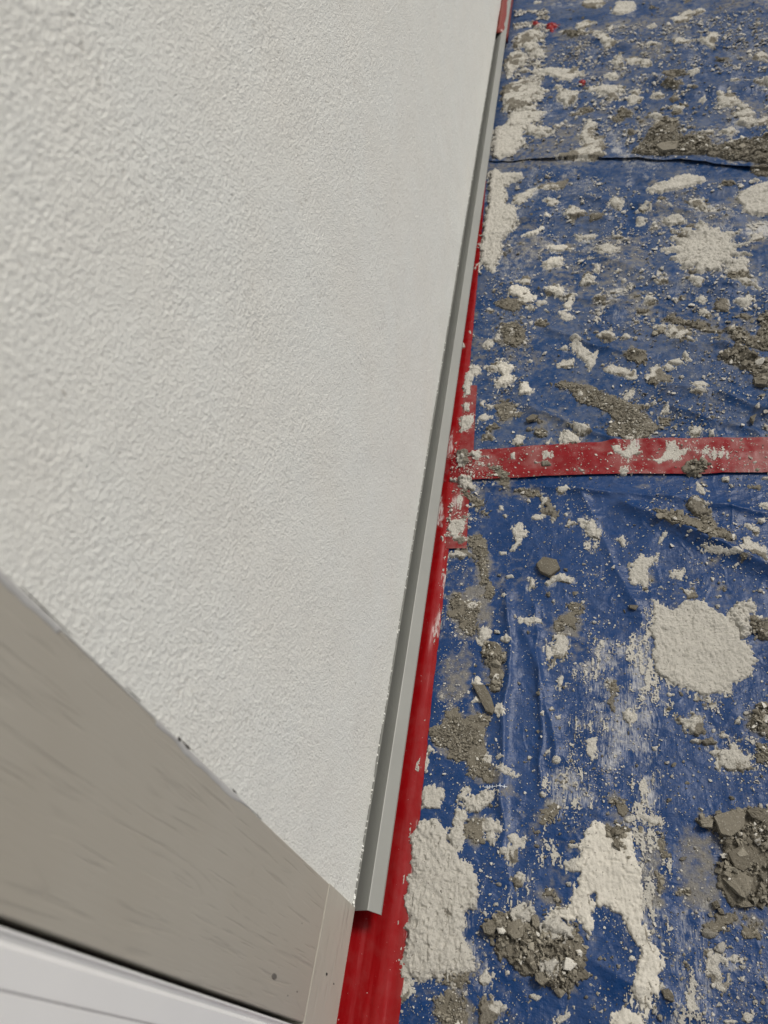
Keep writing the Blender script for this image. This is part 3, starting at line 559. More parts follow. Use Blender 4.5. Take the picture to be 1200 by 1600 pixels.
s('m', J, [(690,590),(700,560),(750,600)], None, .010); s('m', J, [(1100,380),(1150,340),(1200,360),(1180,400)], None, .010); s('m', J, [(400,400),(460,400),(470,440),(410,440)], None, .010); s('m', J, [(230,420),(270,360),(290,420)], None, .012)
s('w', J, [(700,480),(750,455),(770,480),(730,495)], None, .010); s('m', J, [(580,650),(610,625),(640,650),(600,665)], None, .010)
s('m', J, [(0,180),(60,150),(130,160),(60,190),(40,240)], None, .006); s('m', J, [(380,1330),(440,1300),(460,1330),(400,1350)], None, .006); s('w', J, [(370,1390),(415,1380),(425,1410),(390,1425)], None, .010)
s('m', J, [(50,570),(110,560),(220,570),(200,600),(90,590)], None, .008); s('m', J, [(200,620),(230,590),(280,640),(220,650)], None, .008); s('m', J, [(130,260),(170,240),(260,310),(190,340)], None, .008)
# tile I rest
s('R', I, [(890,640),(980,590),(1060,620),(1200,680),(1300,700),(1300,850),(1130,810),(1100,740),(1020,690),(900,670)], 'grey mortar cake row at the right edge above the cross tape', .012)
s('R', I, [(950,460),(1020,450),(1040,500),(1150,530),(1140,380),(1200,350),(1300,380),(1300,620),(1100,590),(980,550)], 'grey brown mortar cake at the right edge below the spiky splat', .010)
s('R', I, [(540,400),(600,360),(640,400),(700,420),(780,410),(840,460),(920,480),(900,500),(750,470),(620,430)], 'line of grey mortar crumbs below the spiky splat', .009)
s('w', I, [(605,490),(700,470),(700,500),(640,530)], None, .010); s('w', I, [(665,640),(680,605),(710,660),(680,665)], None, .014); s('w', I, [(570,680),(640,655),(680,690),(620,700)], None, .009); s('w', I, [(530,710),(580,690),(620,720),(580,735)], None, .008)
s('m', I, [(430,760),(500,690),(600,800),(540,820),(480,800)], None, .006); s('R', I, [(300,640),(350,590),(440,620),(440,700),(350,680)], None, .008)
s('m', I, [(860,290),(930,280),(970,340),(920,360),(870,340)], None, .010); s('w', I, [(1000,290),(1080,260),(1110,290),(1040,320)], None, .008); s('w', I, [(750,280),(780,262),(815,280),(790,300)], 'small oval white plaster disc below the spiky splat', .006)
s('w', I, [(760,360),(800,345),(840,370),(800,385)], None, .010); s('w', I, [(500,185),(560,180),(570,195),(520,200)], None, .006); s('w', I, [(700,170),(760,165),(795,190),(770,220)], None, .005)
s('m', I, [(950,150),(1040,130),(1100,180),(1150,220),(1060,210)], None, .006); s('R', I, [(0,830),(100,850),(230,880),(280,920),(400,960),(450,1030),(430,1100),(300,1060),(180,960),(40,930)], None, .006)
s('w', I, [(300,880),(360,845),(340,880)], None, .006); s('w', I, [(545,1000),(570,940),(585,1000)], None, .012); s('g', I, [(520,1020),(590,1020),(580,1060),(540,1060)], None, .006)
s('w', I, [(700,880),(750,865),(730,815),(765,860),(820,885),(770,890)], 'spidery white plaster star above the cross tape', .003)
s('w', I, [(830,1110),(860,1095),(865,1140),(830,1145)], None, .010); s('F', I, [(1080,1040),(1120,1020),(1100,1075)], None, .008)
s('w', I, [(220,1215),(260,1210),(290,1245),(350,1210),(340,1250),(320,1300),(290,1280),(240,1250)], 'forked white plaster splash on the cross tape', .005)
s('s', I, [(330,1180),(400,1170),(390,1260),(320,1300)]); s('w', I, [(450,1300),(520,1290),(560,1240),(580,1190),(620,1200),(640,1240),(720,1240),(700,1260),(600,1290),(520,1325)], 'long flat white plaster smear on the cross tape', .002)
s('s', I, [(700,1240),(950,1250),(940,1280),(800,1280)])
s('G', I, [(660,1350),(720,1300),(800,1300),(820,1330),(760,1400),(700,1405)], 'grey mortar lump on the lower edge of the cross tape', .012)
s('w', I, [(275,1360),(310,1345),(335,1380),(280,1385)], None, .008); s('w', I, [(10,1350),(60,1375),(30,1380)], None, .007); s('w', I, [(0,1120),(15,1150),(0,1180),(-15,1150)], None, .006)
s('w', I, [(740,1420),(780,1470),(815,1500),(800,1525),(770,1500),(760,1450)], 'tadpole shaped white plaster drop below the grey lump', .005)
s('m', I, [(905,1400),(950,1400),(950,1430),(920,1425)], None, .009); s('m', I, [(1080,1460),(1160,1440),(1140,1475)], None, .006); s('w', I, [(1140,1400),(1220,1380),(1220,1420)], None, .006); s('m', I, [(1130,1570),(1200,1550),(1260,1600),(1180,1600)], None, .008)
s('w', I, [(120,110),(135,80),(150,95),(140,125)], None, .006); s('w', I, [(430,290),(450,268),(475,285),(455,310)], None, .010); s('w', I, [(60,650),(100,650),(95,730),(75,700)], None, .010); s('w', I, [(0,600),(50,590),(110,620),(50,645),(10,625)], None, .008); s('m', I, [(180,720),(230,700),(350,745),(300,765)], None, .007)
s('w', I, [(290,520),(310,505),(340,525),(315,540)], None, .008); s('w', I, [(0,860),(40,850),(50,880),(10,895)], None, .008); s('w', I, [(40,905),(60,895),(75,915),(55,928)], None, .010)

rq = random.Random(77)
def blob(cx, cy, w_, sq):
    n = rq.randint(7, 10); a0 = rq.random()*6.28; el = rq.uniform(.45, 1); return [(cx+w_*.5*rq.uniform(.55, 1.25)*math.cos(a0+6.283*k/n), cy+w_*.5*el*sq*rq.uniform(.55, 1.25)*math.sin(a0+6.283*k/n)) for k in range(n)]
def strew(n, x0, x1, y0, y1, w0, w1, kinds, th=0.0):
    c_ = 0; tr = 0
    while c_ < n and tr < 9000:
        tr += 1; cx, cy = rq.uniform(x0, x1), rq.uniform(y0, y1)
        if cx < 553+(1405-cy)*.1612+58+max(0, cy-500)*.05: continue
        g_ = G(cx, cy)
        if fbm(g_[:1]*9, g_[1:]*9, 2, 444)[0] < th: continue
        sq = .45+.45*min(1, cy/1200); SH.append((rq.choice(kinds), blob(cx, cy, w0+(w1-w0)*rq.random()**2, sq), None, rq.uniform(.004, .010)*(1 if cy > 700 else 1.3))); c_ += 1
strew(34, 785, 850, 5, 250, 10, 30, 'wmmm'); strew(50, 860, 1215, 0, 250, 10, 46, 'wmmg'); strew(42, 850, 1215, 270, 480, 10, 38, 'wmmg', -.1); strew(40, 745, 1215, 420, 690, 9, 32, 'wmmg', -.1)
strew(12, 760, 860, 400, 690, 12, 34, 'mmg'); strew(30, 700, 1215, 760, 1150, 8, 24, 'wmmg', 0); strew(22, 640, 1215, 1150, 1600, 8, 26, 'wmg', 0)
# ------------------------------------------------------------------ labelling of the many small pieces
CUT = (' lying', ' below', ' beside', ' on ', ' above', ' right ', ' left ', ' between', ' leaning', ' at ', ' near ', ' from ', ' with ', ' running', ' hanging', ' pushed', ' touching', ' cut ', ' over', ' behind', ' just', ' in ', ' trailing', ' descending', ' down', ' along', ' up ', ' well ', ' across', ' piled', ' by ', ' directly', ' standing', ' off ', ',', ' beyond')
LM = []; seen = {}
for k, P, lb, h in SH:
    if not lb: continue
    j = min([lb.find(c_) for c_ in CUT if lb.find(c_) > 0] or [len(lb)]); nm_ = lb[:j]
    if 3 <= len(nm_.split()) <= 6: c = np.mean(P, 0); LM.append(['the '+nm_.replace(' plaster', '').replace(' mortar', ''), c[0], c[1]])
cn = [l[0] for l in LM]; LM = [l for l in LM if cn.count(l[0]) == 1]
LM += [['the tape crossing', 725, 735], ['the sheet overlap', 1000, 254]]
ORD = ['nearest', 'second nearest', 'third nearest', 'fourth nearest', 'fifth nearest', 'sixth nearest', 'seventh nearest', 'eighth nearest', 'ninth nearest']+[q_+' nearest' for q_ in ('tenth', 'eleventh', 'twelfth', 'thirteenth', 'fourteenth', 'fifteenth', 'sixteenth')]
KN = {'w': ('plaster_splat', 'white plaster lump'), 'W': ('plaster_splat', 'white plaster lump'), 'm': ('plaster_splat', 'mottled plaster lump'), 'g': ('mortar_smear', 'grey mortar smear'), 'G': ('mortar_lump', 'grey mortar lump'),
      's': ('plaster_smear', 'scraped white smear'), 'R': ('mortar_rubble', 'grey mortar grit patch'), 'F': ('mortar_flake', 'smooth grey flake')}
def near_lm(px, py):
    return min(LM, key=lambda l: math.hypot(px-l[1], (py-l[2])*1.0))
lab = [None]*len(SH); buckets = {}
for i, (k, P, lb, h) in enumerate(SH):
    if lb: lab[i] = lb; continue
    c = np.mean(P, 0); l = near_lm(*c); dx, dy = c[0]-l[1], c[1]-l[2]
    dr = ('right of' if dx > 0 else 'left of') if abs(dx) > abs(dy) else ('below' if dy > 0 else 'above')
    buckets.setdefault((KN[k][1], dr, l[0]), []).append((math.hypot(dx, dy), i))
for (kn, dr, ln), L in buckets.items():
    L.sort()
    for n, (_, i) in enumerate(L): lab[i] = ('small '+kn+' '+dr+' '+ln) if len(L) == 1 else (ORD[min(n, 15)]+' small '+kn+' '+dr+' '+ln)

# ------------------------------------------------------------------ chips and crumbs templates
def hull(seed, flat, n=11):
    r = random.Random(seed); bm = bmesh.new()
    for _ in range(n):
        p = Vector((r.gauss(0, 1), r.gauss(0, 1), r.gauss(0, 1))).normalized()*r.uniform(.7, 1.0); p.z *= flat; bm.verts.new(p)
    res = bmesh.ops.convex_hull(bm, input=bm.verts)
    bmesh.ops.delete(bm, geom=[g for g in res['geom_interior'] if isinstance(g, bmesh.types.BMVert)], context='VERTS')
    bmesh.ops.triangulate(bm, faces=bm.faces); bm.verts.index_update()
    v = np.array([tuple(x.co) for x in bm.verts]); f = np.array([[x.index for x in fc.verts] for fc in bm.faces]); bm.free(); return v, f
CH = [hull(i, random.Random(i).choice([.25, .35, .5, .7]), 9+i % 5) for i in range(26)]
ZR_ = (math.hypot)
def euler(n):
    a = R.rand(n)*6.283; b_ = R.normal(0, .35, n); c_ = R.normal(0, .35, n)
    ca, sa, cb, sb, cc, sc = np.cos(a), np.sin(a), np.cos(b_), np.sin(b_), np.cos(c_), np.sin(c_)
    Rz = np.zeros((n, 3, 3)); Rz[:, 0, 0] = ca; Rz[:, 0, 1] = -sa; Rz[:, 1, 0] = sa; Rz[:, 1, 1] = ca; Rz[:, 2, 2] = 1
    Ry = np.zeros((n, 3, 3)); Ry[:, 0, 0] = cb; Ry[:, 0, 2] = sb; Ry[:, 2, 0] = -sb; Ry[:, 2, 2] = cb; Ry[:, 1, 1] = 1
    Rx = np.zeros((n, 3, 3)); Rx[:, 1, 1] = cc; Rx[:, 1, 2] = -sc; Rx[:, 2, 1] = sc; Rx[:, 2, 2] = cc; Rx[:, 0, 0] = 1
    return np.einsum('nij,njk,nkl->nil', Rz, Ry, Rx)
def chips(pos, size, tone):
    """many chips as one vertex/triangle soup"""
    n = len(pos); ch = R.randint(0, len(CH), n); E3 = euler(n); V = []; Fc = []; Tn = []; off = 0
    for k in range(len(CH)):
        ix = np.where(ch == k)[0]
        if not len(ix): continue
        v, f = CH[k]; m = len(v)
        an = np.stack([np.ones(len(ix)), R.uniform(.55, 1, len(ix)), R.uniform(.7, 1, len(ix))], 1)
        w_ = np.einsum('nij,nvj->nvi', E3[ix], v[None]*an[:, None])*size[ix][:, None, None]+pos[ix][:, None]
        V.append(w_.reshape(-1, 3)); Fc.append((f[None]+(np.arange(len(ix))*m)[:, None, None]).reshape(-1, 3)+off); off += m*len(ix)
        Tn.append(np.repeat(tone[ix], m))
    return np.concatenate(V), np.concatenate(Fc), np.concatenate(Tn)
TPX = ([(700, 716), (745, 709), (820, 704), (900, 697), (1000, 693), (1100, 690), (1200, 688), (1330, 686)], [(690, 758), (745, 755), (820, 752), (900, 749), (1000, 747), (1100, 746), (1200, 743), (1330, 740)])
TP1 = np.array([G(*p) for p in TPX[0]+TPX[1][::-1]]); TP2 = np.array([G(*p) for p in [(722, 606), (716, 660), (712, 705), (705, 760), (702, 800), (698, 862), (730, 862), (733, 800), (736, 760), (741, 706), (743, 660), (746, 606)]])
NEAR = np.array([G(*p) for p in ((700, 252), (790, 256), (880, 252), (1000, 252), (1110, 262), (1200, 272), (1500, 296))])
def base_h(X, Y):
    X = np.asarray(X, float); Y = np.asarray(Y, float); e = Y-np.interp(X, NEAR[:, 0], NEAR[:, 1])
    h = HS(X, Y)+.0006+np.where(e > 0, .0030+.010*sst(-.05, .30, X)*np.exp(-np.clip(e, 0, 9)/.02)*.65, 0)+.0026*(X < .06)
    m = (Y > .8) & (Y < 1.45)
    if m.any(): h[m] = h[m]+.0052*sst(-.004, .0, sdf(X[m], Y[m], TP1)); h[m] = h[m]+.0030*sst(-.004, .0, sdf(X[m], Y[m], TP2))
    return h

# ------------------------------------------------------------------ splats as height fields
def field(P, step, kind, h, seed):
    m = .012; lo = P.min(0)-m; hi = P.max(0)+m
    step = max(step, math.sqrt((hi[0]-lo[0])*(hi[1]-lo[1])/90000.0))
    xs = np.arange(lo[0], hi[0], step); yy = np.arange(lo[1], hi[1], step); X, Y = np.meshgrid(xs, yy, indexing='ij')
    size = math.sqrt(max(1e-6, (P.max(0)-P.min(0)).prod())); sc = 1/max(.004, min(.034, size*.22))
    d = sdf(X+.25/sc*fbm(X*sc, Y*sc, 3, seed), Y+.25/sc*fbm(X*sc, Y*sc, 3, seed+5), P)
    d = d+min(.0045, size*.085)*fbm(X*240, Y*240, 3, seed+9)+min(.006, size*.07)*fbm(X*75, Y*75, 2, seed+10)
    if kind in ('m', 'bed'): d = np.where(d < .006, d+.010*(fbm(X*110, Y*110, 3, seed+21)-.12), d)
    if kind == 's':
        st = fbm(X*210, Y*45, 3, seed+2)*.6+fbm(X*420, Y*380, 2, seed+3)*.45+fbm(X*35, Y*35, 2, seed+4)*.35
        d = np.clip(d*14, -.5, .12)+st*.75-.10; d = np.where(d > 0, d*.01, -1); hh = np.minimum(.0009, d*.5+.0003)
    else:
        e = np.clip(d/(h*1.1+.0010), 0, 1); dome = np.clip(1-(1-e)**2, 0, 1)**.65
        qx = X+.004*fbm(X*50, Y*50, 2, seed+15); qy = Y+.004*fbm(X*50, Y*50, 2, seed+16)
        tex = .70+.28*fbm(qx*38, qy*30, 4, seed+11)+.24*fbm(qx*240, qy*130, 3, seed+12)+.07*ridged(qx*120, qy*70, 3, seed+13)+.20*(vn(qx*55, qy*45, seed+18) > .56)*sst(0, .3, fbm(X*14, Y*14, 2, seed+19)+.2)
        if h < .0045: tex = .75+.3*fbm(X*150, Y*120, 3, seed+12)
        hh = h*dome*np.clip(tex, .12, 1.6)
        if kind in ('w', 'm') and size > .04:                       # pits
            hh = hh*(1-.35*sst(.72, .85, vn(X*180, Y*180, seed+20)))
    keep = d > 0
    if kind in ('w', 'm') and size > .016:                          # thin scraped rim round the thick part
        st = fbm(X*190, Y*50, 3, seed+2)*.6+fbm(X*420, Y*380, 2, seed+3)*.35+fbm(X*30, Y*30, 2, seed+4)*.7
        rw_ = .007 if size < .05 else .010; rim = (d > -rw_) & (st+d*34 > .10) & ~keep; hh = np.where(rim, .0005+.0004*np.clip(st, 0, 1), hh); keep = keep | rim
    Z = base_h(X, Y)+np.where(keep, hh, -.0022)
    # cells touching the splat
    c = keep[:-1, :-1] | keep[1:, :-1] | keep[:-1, 1:] | keep[1:, 1:]
    if kind == 's': c = keep[:-1, :-1] & keep[1:, :-1] & keep[:-1, 1:] & keep[1:, 1:]
    i, j = np.where(c)
    if len(i) < 3: return None
    ny_ = len(yy); a = i*ny_+j; q = np.stack([a, a+ny_, a+ny_+1, a+1], 1)
    used, inv = np.unique(q, return_inverse=True); V = np.stack([X, Y, Z], -1).reshape(-1, 3)[used]
    return V, inv.reshape(-1, 4), X, Y, d, hh
DIRT = {}
for i, (k, Ppx, lb, h) in enumerate(SH):
    P = np.array([G(px, py) for px, py in Ppx]); c = P.mean(0); h = h*.75 if (h and k in 'wm') else h; dist = math.sqrt((c[0]-CX)**2+c[1]**2+CZ**2); step = .00088*dist
    kk = k.lower() if k != 'R' else 'R'; nm = KN[k][0]; small = (P.max(0)-P.min(0)).max() < .03
    if kk in ('w', 'm', 's'):
        hgt = h or (.006 if kk != 'g' else .004)
        r = field(P, step*(1.0 if kk != 's' else .8), 's' if kk == 's' else ('m' if kk == 'g' else kk), hgt, 100+i*7)
        if r is None: continue
        V, q, *_ = r
        if k in ('W', 'G'): V[:, 2] += .011
        org = (c[0], c[1], float(HS(c[:1], c[1:])[0]))
        if kk == 'w' or kk == 's': mt = M_WHITE
        elif kk == 'm': mt = M_MIX
        else: mt = M_GREY
        if 'forked white plaster splat' in lab[i] or 'smooth' in lab[i]: mt = M_SMOOTH
        dd = sst(.05, .5, fbm(V[:, 0]*22, V[:, 1]*22, 3, 300+i))*(1.0 if kk == 'm' else .05 if 'round' in lab[i] else .38)+sst(.0035, .0, np.interp(np.abs(sdf(V[:, 0], V[:, 1], P)), [0, .02], [0, .02]))*.35*(fbm(V[:, 0]*30, V[:, 1]*30, 2, 305+i) > 0)
        at = {'dirt': dd} if mt != M_GREY else {'tone': .45+.5*fbm(V[:, 0]*60, V[:, 1]*60, 3, 310)}
        o = mesh_np(nm, V, quads=q, mat=mt, origin=org, attrs=at)
        tag(o, lab[i], {'s': 'smear', 'g': 'mortar'}.get(kk, 'plaster'))
        if True and nm != 'mortar_lump' and lb is None: o['group'] = {'w': 'small white plaster lumps on the sheeting', 'm': 'small mottled plaster lumps on the sheeting', 's': 'scraped plaster smears on the sheeting', 'g': 'small grey mortar smears on the sheeting'}[kk]
    elif k == 'F':
        nl = len(P); hgt = h; Z0 = float(HS(c[:1], c[1:])[0])+.003; rr = random.Random(i)
        bm = bmesh.new(); tp = [bm.verts.new((p[0]-c[0], p[1]-c[1], hgt*rr.uniform(.75, 1.1))) for p in P]; bt = [bm.verts.new(((p[0]-c[0])*1.02, (p[1]-c[1])*1.02, -.002)) for p in P]
        ctr = bm.verts.new((0, 0, hgt*1.02))
        for a in range(nl): bm.faces.new((tp[a], tp[(a+1) % nl], ctr)); bm.faces.new((bt[a], bt[(a+1) % nl], tp[(a+1) % nl], tp[a]))
        bm.faces.new(bt[::-1]); bmesh.ops.recalc_face_normals(bm, faces=bm.faces)
        bmesh.ops.bevel(bm, geom=[e for e in bm.edges if e.verts[0] in tp and e.verts[1] in tp], offset=.0008, segments=1, affect='EDGES')
        bmesh.ops.triangulate(bm, faces=bm.faces); bmesh.ops.subdivide_edges(bm, edges=bm.edges[:], cuts=2, use_grid_fill=True)
        for v_ in bm.verts: v_.co += Vector((rr.uniform(-1, 1), rr.uniform(-1, 1), rr.uniform(-.6, .6)))*.0008
        al = bm.verts.layers.float.new('tone')
        for v_ in bm.verts: v_[al] = .15
        o = bm_obj('mortar_flake', bm, M_GREY); o.location = (c[0], c[1], Z0); tag(o, lab[i], 'flake')
    else:
        # rubble: gritty bed plus chips
        h = h or .004; r = field(P, step, 'bed', h*.45, 100+i*7)
        if r is None: continue
        V, q, *_ = r
        lo = P.min(0); hi = P.max(0); area = (hi-lo).prod(); near = c[1] < .95
        big = h > .009; n = int(min(9000, area/(.0034**2 if big else .0026**2)*(1 if near else .45)))
        pts = lo+R.rand(n*2, 2)*(hi-lo)
        dd_ = sdf(pts[:, 0]+.006*fbm(pts[:, 0]*60, pts[:, 1]*60, 2, i), pts[:, 1]+.006*fbm(pts[:, 0]*60, pts[:, 1]*60, 2, i+3), P)
        keep = (dd_ > -.004) & (R.rand(n*2) < sst(-.006, .006, dd_)) & (fbm(pts[:, 0]*45, pts[:, 1]*45, 2, i+60) > -.28)
        if keep.sum() < 3: keep[:6] = True
        pts = pts[keep]; dd_ = dd_[keep]; n = len(pts)
        sz = np.clip(R.lognormal(math.log(.0023 if big else .0013), .62, n), .0006, .0115 if big else .0050)*(1 if near else 1.25)
        zz = base_h(pts[:, 0], pts[:, 1])+h*.30*np.clip(dd_/.012, 0, 1)+R.rand(n)*h*.55*np.clip(dd_/.01+.2, 0, 1)+sz*.15
        tn = np.where(R.rand(n) < .07, 1.5, np.clip(R.normal(.48, .30, n), 0, 1))
        cv, cf, ct = chips(np.column_stack([pts, zz]), sz, tn)
        q3 = np.concatenate([q[:, [0, 1, 2]], q[:, [0, 2, 3]]]); nb = len(V)
        o = mesh_np('mortar_rubble' if k == 'R' else nm, np.concatenate([V, cv]), tris=np.concatenate([q3, cf+nb]), mat=M_GREY, smooth=False, origin=(c[0], c[1], float(HS(c[:1], c[1:])[0])), attrs={'tone': np.concatenate([np.full(nb, .25), ct])})
        tag(o, lab[i], 'rubble', kind='stuff')
        # white crumbs mixed into the pile
# ------------------------------------------------------------------ slabs inside the right heap, lying free
FL = [(B, [(860,310),(1000,262),(1055,290),(1040,380),(960,440),(900,420)], 'large gritty grey mortar slab at the top of the right rubble heap'),
      (B, [(945,540),(1060,475),(1085,560),(1085,620),(1040,650),(990,630)], 'smooth light grey shard in the middle of the right rubble heap'),
      (B, [(915,690),(1010,645),(1100,700),(1080,780),(1050,830),(1000,790)], 'pointed grey shard at the bottom of the right rubble heap'),
      (B, [(1060,275),(1130,262),(1190,300),(1160,345),(1100,320)], 'smooth pale shard at the top right of the right rubble heap'),
      (B, [(1000,850),(1060,820),(1105,865),(1040,870)], 'thin grey shard sticking out under the right rubble heap'),
      (B, [(772,345),(810,318),(850,330),(850,375),(790,375)], 'small grey knob at the left tip of the right rubble heap'),
      (B, [(848,840),(880,832),(900,870),(870,880)], 'upper of two grey chips in a column under the right heap'), (B, [(885,880),(915,880),(926,915),(900,912)], 'lower of two grey chips in a column under the right heap'),
      (A, [(800,985),(850,940),(880,1000),(870,1060),(820,1080),(780,1040)], 'smooth pale shard standing at the top of the bottom rubble heap'),
      (A, [(620,990),(680,960),(705,1000),(680,1050),(630,1040)], 'grey chunk at the left tip of the bottom rubble heap'),
      (A, [(925,930),(960,925),(975,985),(950,1010),(930,980)], 'upright grey chip at the upper rim of the bottom rubble heap'),
      (A, [(945,1290),(1000,1280),(1025,1340),(990,1365),(950,1330)], 'smooth grey chunk on the lower rim of the bottom rubble heap'),
      (I, [(1110,760),(1160,750),(1200,790),(1180,820),(1120,805)], 'pale flat mortar cake piece above the cross tape by the right edge'),
      (J, [(500,930),(560,880),(640,900),(620,960),(540,970)], 'flat brown mortar slab in the drift behind the sheet overlap')]
for n_, (tl, pts, lb) in enumerate(FL):
    P = np.array([G(px, py, .012) for px, py in T(*tl, *pts)]); c = P.mean(0); rr = random.Random(n_+50); tx, ty = rr.uniform(-.25, .25), rr.uniform(-.25, .25); th = rr.uniform(.0025, .005)
    bm = bmesh.new(); nl = len(P)
    rel = [Vector((p[0]-c[0], p[1]-c[1], 0)) for p in P]
    def zt(p): return p.x*tx+p.y*ty
    tp = [bm.verts.new((p.x, p.y, zt(p)+th*rr.uniform(.85, 1.1))) for p in rel]; bt = [bm.verts.new((p.x*1.03, p.y*1.03, zt(p)-th)) for p in rel]
    ctr = bm.verts.new((0, 0, th*1.15))
    for a in range(nl): bm.faces.new((tp[a], tp[(a+1) % nl], ctr)); bm.faces.new((bt[a], bt[(a+1) % nl], tp[(a+1) % nl], tp[a]))
    bm.faces.new(bt[::-1]); bmesh.ops.recalc_face_normals(bm, faces=bm.faces)
    bmesh.ops.subdivide_edges(bm, edges=bm.edges[:], cuts=3, use_grid_fill=True)
    for v_ in bm.verts: v_.co += Vector((rr.uniform(-1, 1), rr.uniform(-1, 1), rr.uniform(-1, 1)))*.0007
    al = bm.verts.layers.float.new('tone'); tv = rr.uniform(.1, .55)
    for v_ in bm.verts: v_[al] = tv
    o = bm_obj('mortar_flake', bm, M_GREY); o.location = (c[0], c[1], float(HS(c[:1], c[1:])[0])+(.012 if n_ not in (4, 6, 7, 12) else .004)); tag(o, lb, 'flake')

# ------------------------------------------------------------------ countable white crumbs, and specks
def crumb_mesh(seed):
    r = random.Random(seed); bm = bmesh.new(); bmesh.ops.create_icosphere(bm, subdivisions=3, radius=1)
    ax, ay, az = r.uniform(.8, 1.5), r.uniform(.5, .95), r.uniform(.35, .7)
    co = np.array([tuple(v.co) for v in bm.verts])
    n1 = fbm(co[:, 0]*1.6+seed, co[:, 1]*1.6+co[:, 2]*1.3, 4, seed+400)*.75
    for v, k in zip(bm.verts, n1):
        v.co *= 1+k; v.co = Vector((v.co.x*ax, v.co.y*ay, v.co.z*az))
        if v.co.z < -az*.45: v.co.z = -az*.45
    al = bm.verts.layers.float.new('dirt')
    dv = r.random()*.9 if r.random() < .35 else 0
    for v in bm.verts: v[al] = dv
    me = bpy.data.meshes.new('plaster_crumb'); bm.to_mesh(me); bm.free(); me.materials.append(M_CRUMB)
    for p in me.polygons: p.use_smooth = True
    return me
CM = [crumb_mesh(i) for i in range(22)]
rr = random.Random(21); cnt = 0
CR = []
while cnt < 290:
    px, py = rr.uniform(640, 1200), 1600*(1-rr.random()**1.15)
    edge = 553+(1405-py)*.1612+30+max(0, (py-500))*.06
    if px < edge+30: continue
    g = G(px, py); sz = rr.lognormvariate(math.log(.0022), .38)*(1+.35*min(1, g[1]/2))
    me = CM[rr.randrange(len(CM))]; o = bpy.data.objects.new('plaster_crumb', me); COL.objects.link(o)
    o.location = (g[0], g[1], float(base_h(g[:1], g[1:])[0])+sz*.25); o.scale = (sz,)*3; o.rotation_euler = (rr.uniform(-.2, .2), rr.uniform(-.2, .2), rr.uniform(0, 6.28))
    l = near_lm(px, py); dx, dy = px-l[1], py-l[2]; dr = ('right of ' if dx > 0 else 'left of ') if abs(dx) > abs(dy) else ('below ' if dy > 0 else 'above ')
    CR.append((math.hypot(dx, dy), dr+l[0], o)); cnt += 1
cb = {}
for d_, key, o in sorted(CR, key=lambda c_: c_[0]): cb.setdefault(key, []).append(o)
for key, L in cb.items():
    for n_, o in enumerate(L): tag(o, ('' if len(L) == 1 else ORD[min(n_, 15)]+' ')+'tiny white crumb '+key, 'crumb', 'tiny white plaster crumbs loose on the sheeting')
def specks(name, n, zone, smed, tone_w, label, mat, at):
    pts = []
    while len(pts) < n:
        px, py = R.uniform(620, 1290), 1650*(1-R.rand()**1.2)-20; edge = 553+(1405-py)*.1612+34+max(0, (py-500))*.05
        if px < edge: continue
        g = G(px, py)
        if fbm(g[:1]*14, g[1:]*14, 3, zone)[0]+R.rand()*.6 < .12: continue
        pts.append(g)
    pts = np.array(pts); sz = np.clip(R.lognormal(math.log(smed), .62, len(pts)), .0003, .0065)*(1+.3*np.clip(pts[:, 1]/2, 0, 1))
    P3 = np.column_stack([pts, base_h(pts[:, 0], pts[:, 1])+sz*.12])
    v, f, tn = chips(P3, sz, np.clip(R.normal(.5, .3, len(pts)), 0, 1))
    o = mesh_np(name, v, tris=f, mat=mat, smooth=False, attrs={at: tn*tone_w}); tag(o, label, 'debris', kind='stuff')
specks('plaster_specks', 15000, 90, .00085, .15, 'fine white plaster specks strewn all over the blue sheeting', M_CRUMB, 'dirt')
specks('mortar_grit', 5200, 95, .0010, 1, 'fine grey mortar grit strewn all over the blue sheeting', M_GREY, 'tone')
SC = [('w', [(790,250),(800,120),(800,20),(860,20),(850,150),(840,230)], 2600, .0048), ('w', [(752,400),(775,270),(810,275),(800,420)], 900, .0030), ('w', [(740,600),(745,420),(840,420),(830,700),(745,700)], 900, .0017),
      ('w', [(690,860),(700,720),(780,720),(760,860),(720,900)], 700, .0014), ('w', [(860,60),(1240,10),(1240,230),(860,240)], 3600, .0036), ('w', [(840,270),(1240,290),(1240,560),(840,500)], 2600, .0025),
      ('g', [(850,20),(1240,-10),(1240,240),(850,240)], 1600, .0026), ('g', [(790,100),(860,100),(850,300),(800,460),(770,440)], 700, .0022), ('g', [(900,520),(1240,440),(1240,690),(880,690)], 1500, .0017),
      ('g', [(770,440),(840,440),(830,640),(770,640)], 500, .0017), ('w', [(960,560),(1240,560),(1240,690),(960,690)], 700, .0017), ('w', [(830,760),(1250,760),(1250,900),(1000,900)], 600, .0014),
      ('w', [(700,930),(760,920),(760,1210),(680,1210)], 500, .0011), ('w', [(900,880),(960,880),(980,1250),(880,1250)], 600, .0012), ('w', [(1080,1100),(1240,1100),(1240,1200),(1150,1250)], 500, .0013),
      ('w', [(900,690),(1240,690),(1240,745),(745,750),(745,705)], 350, .0012)]
aw = []; ag = []
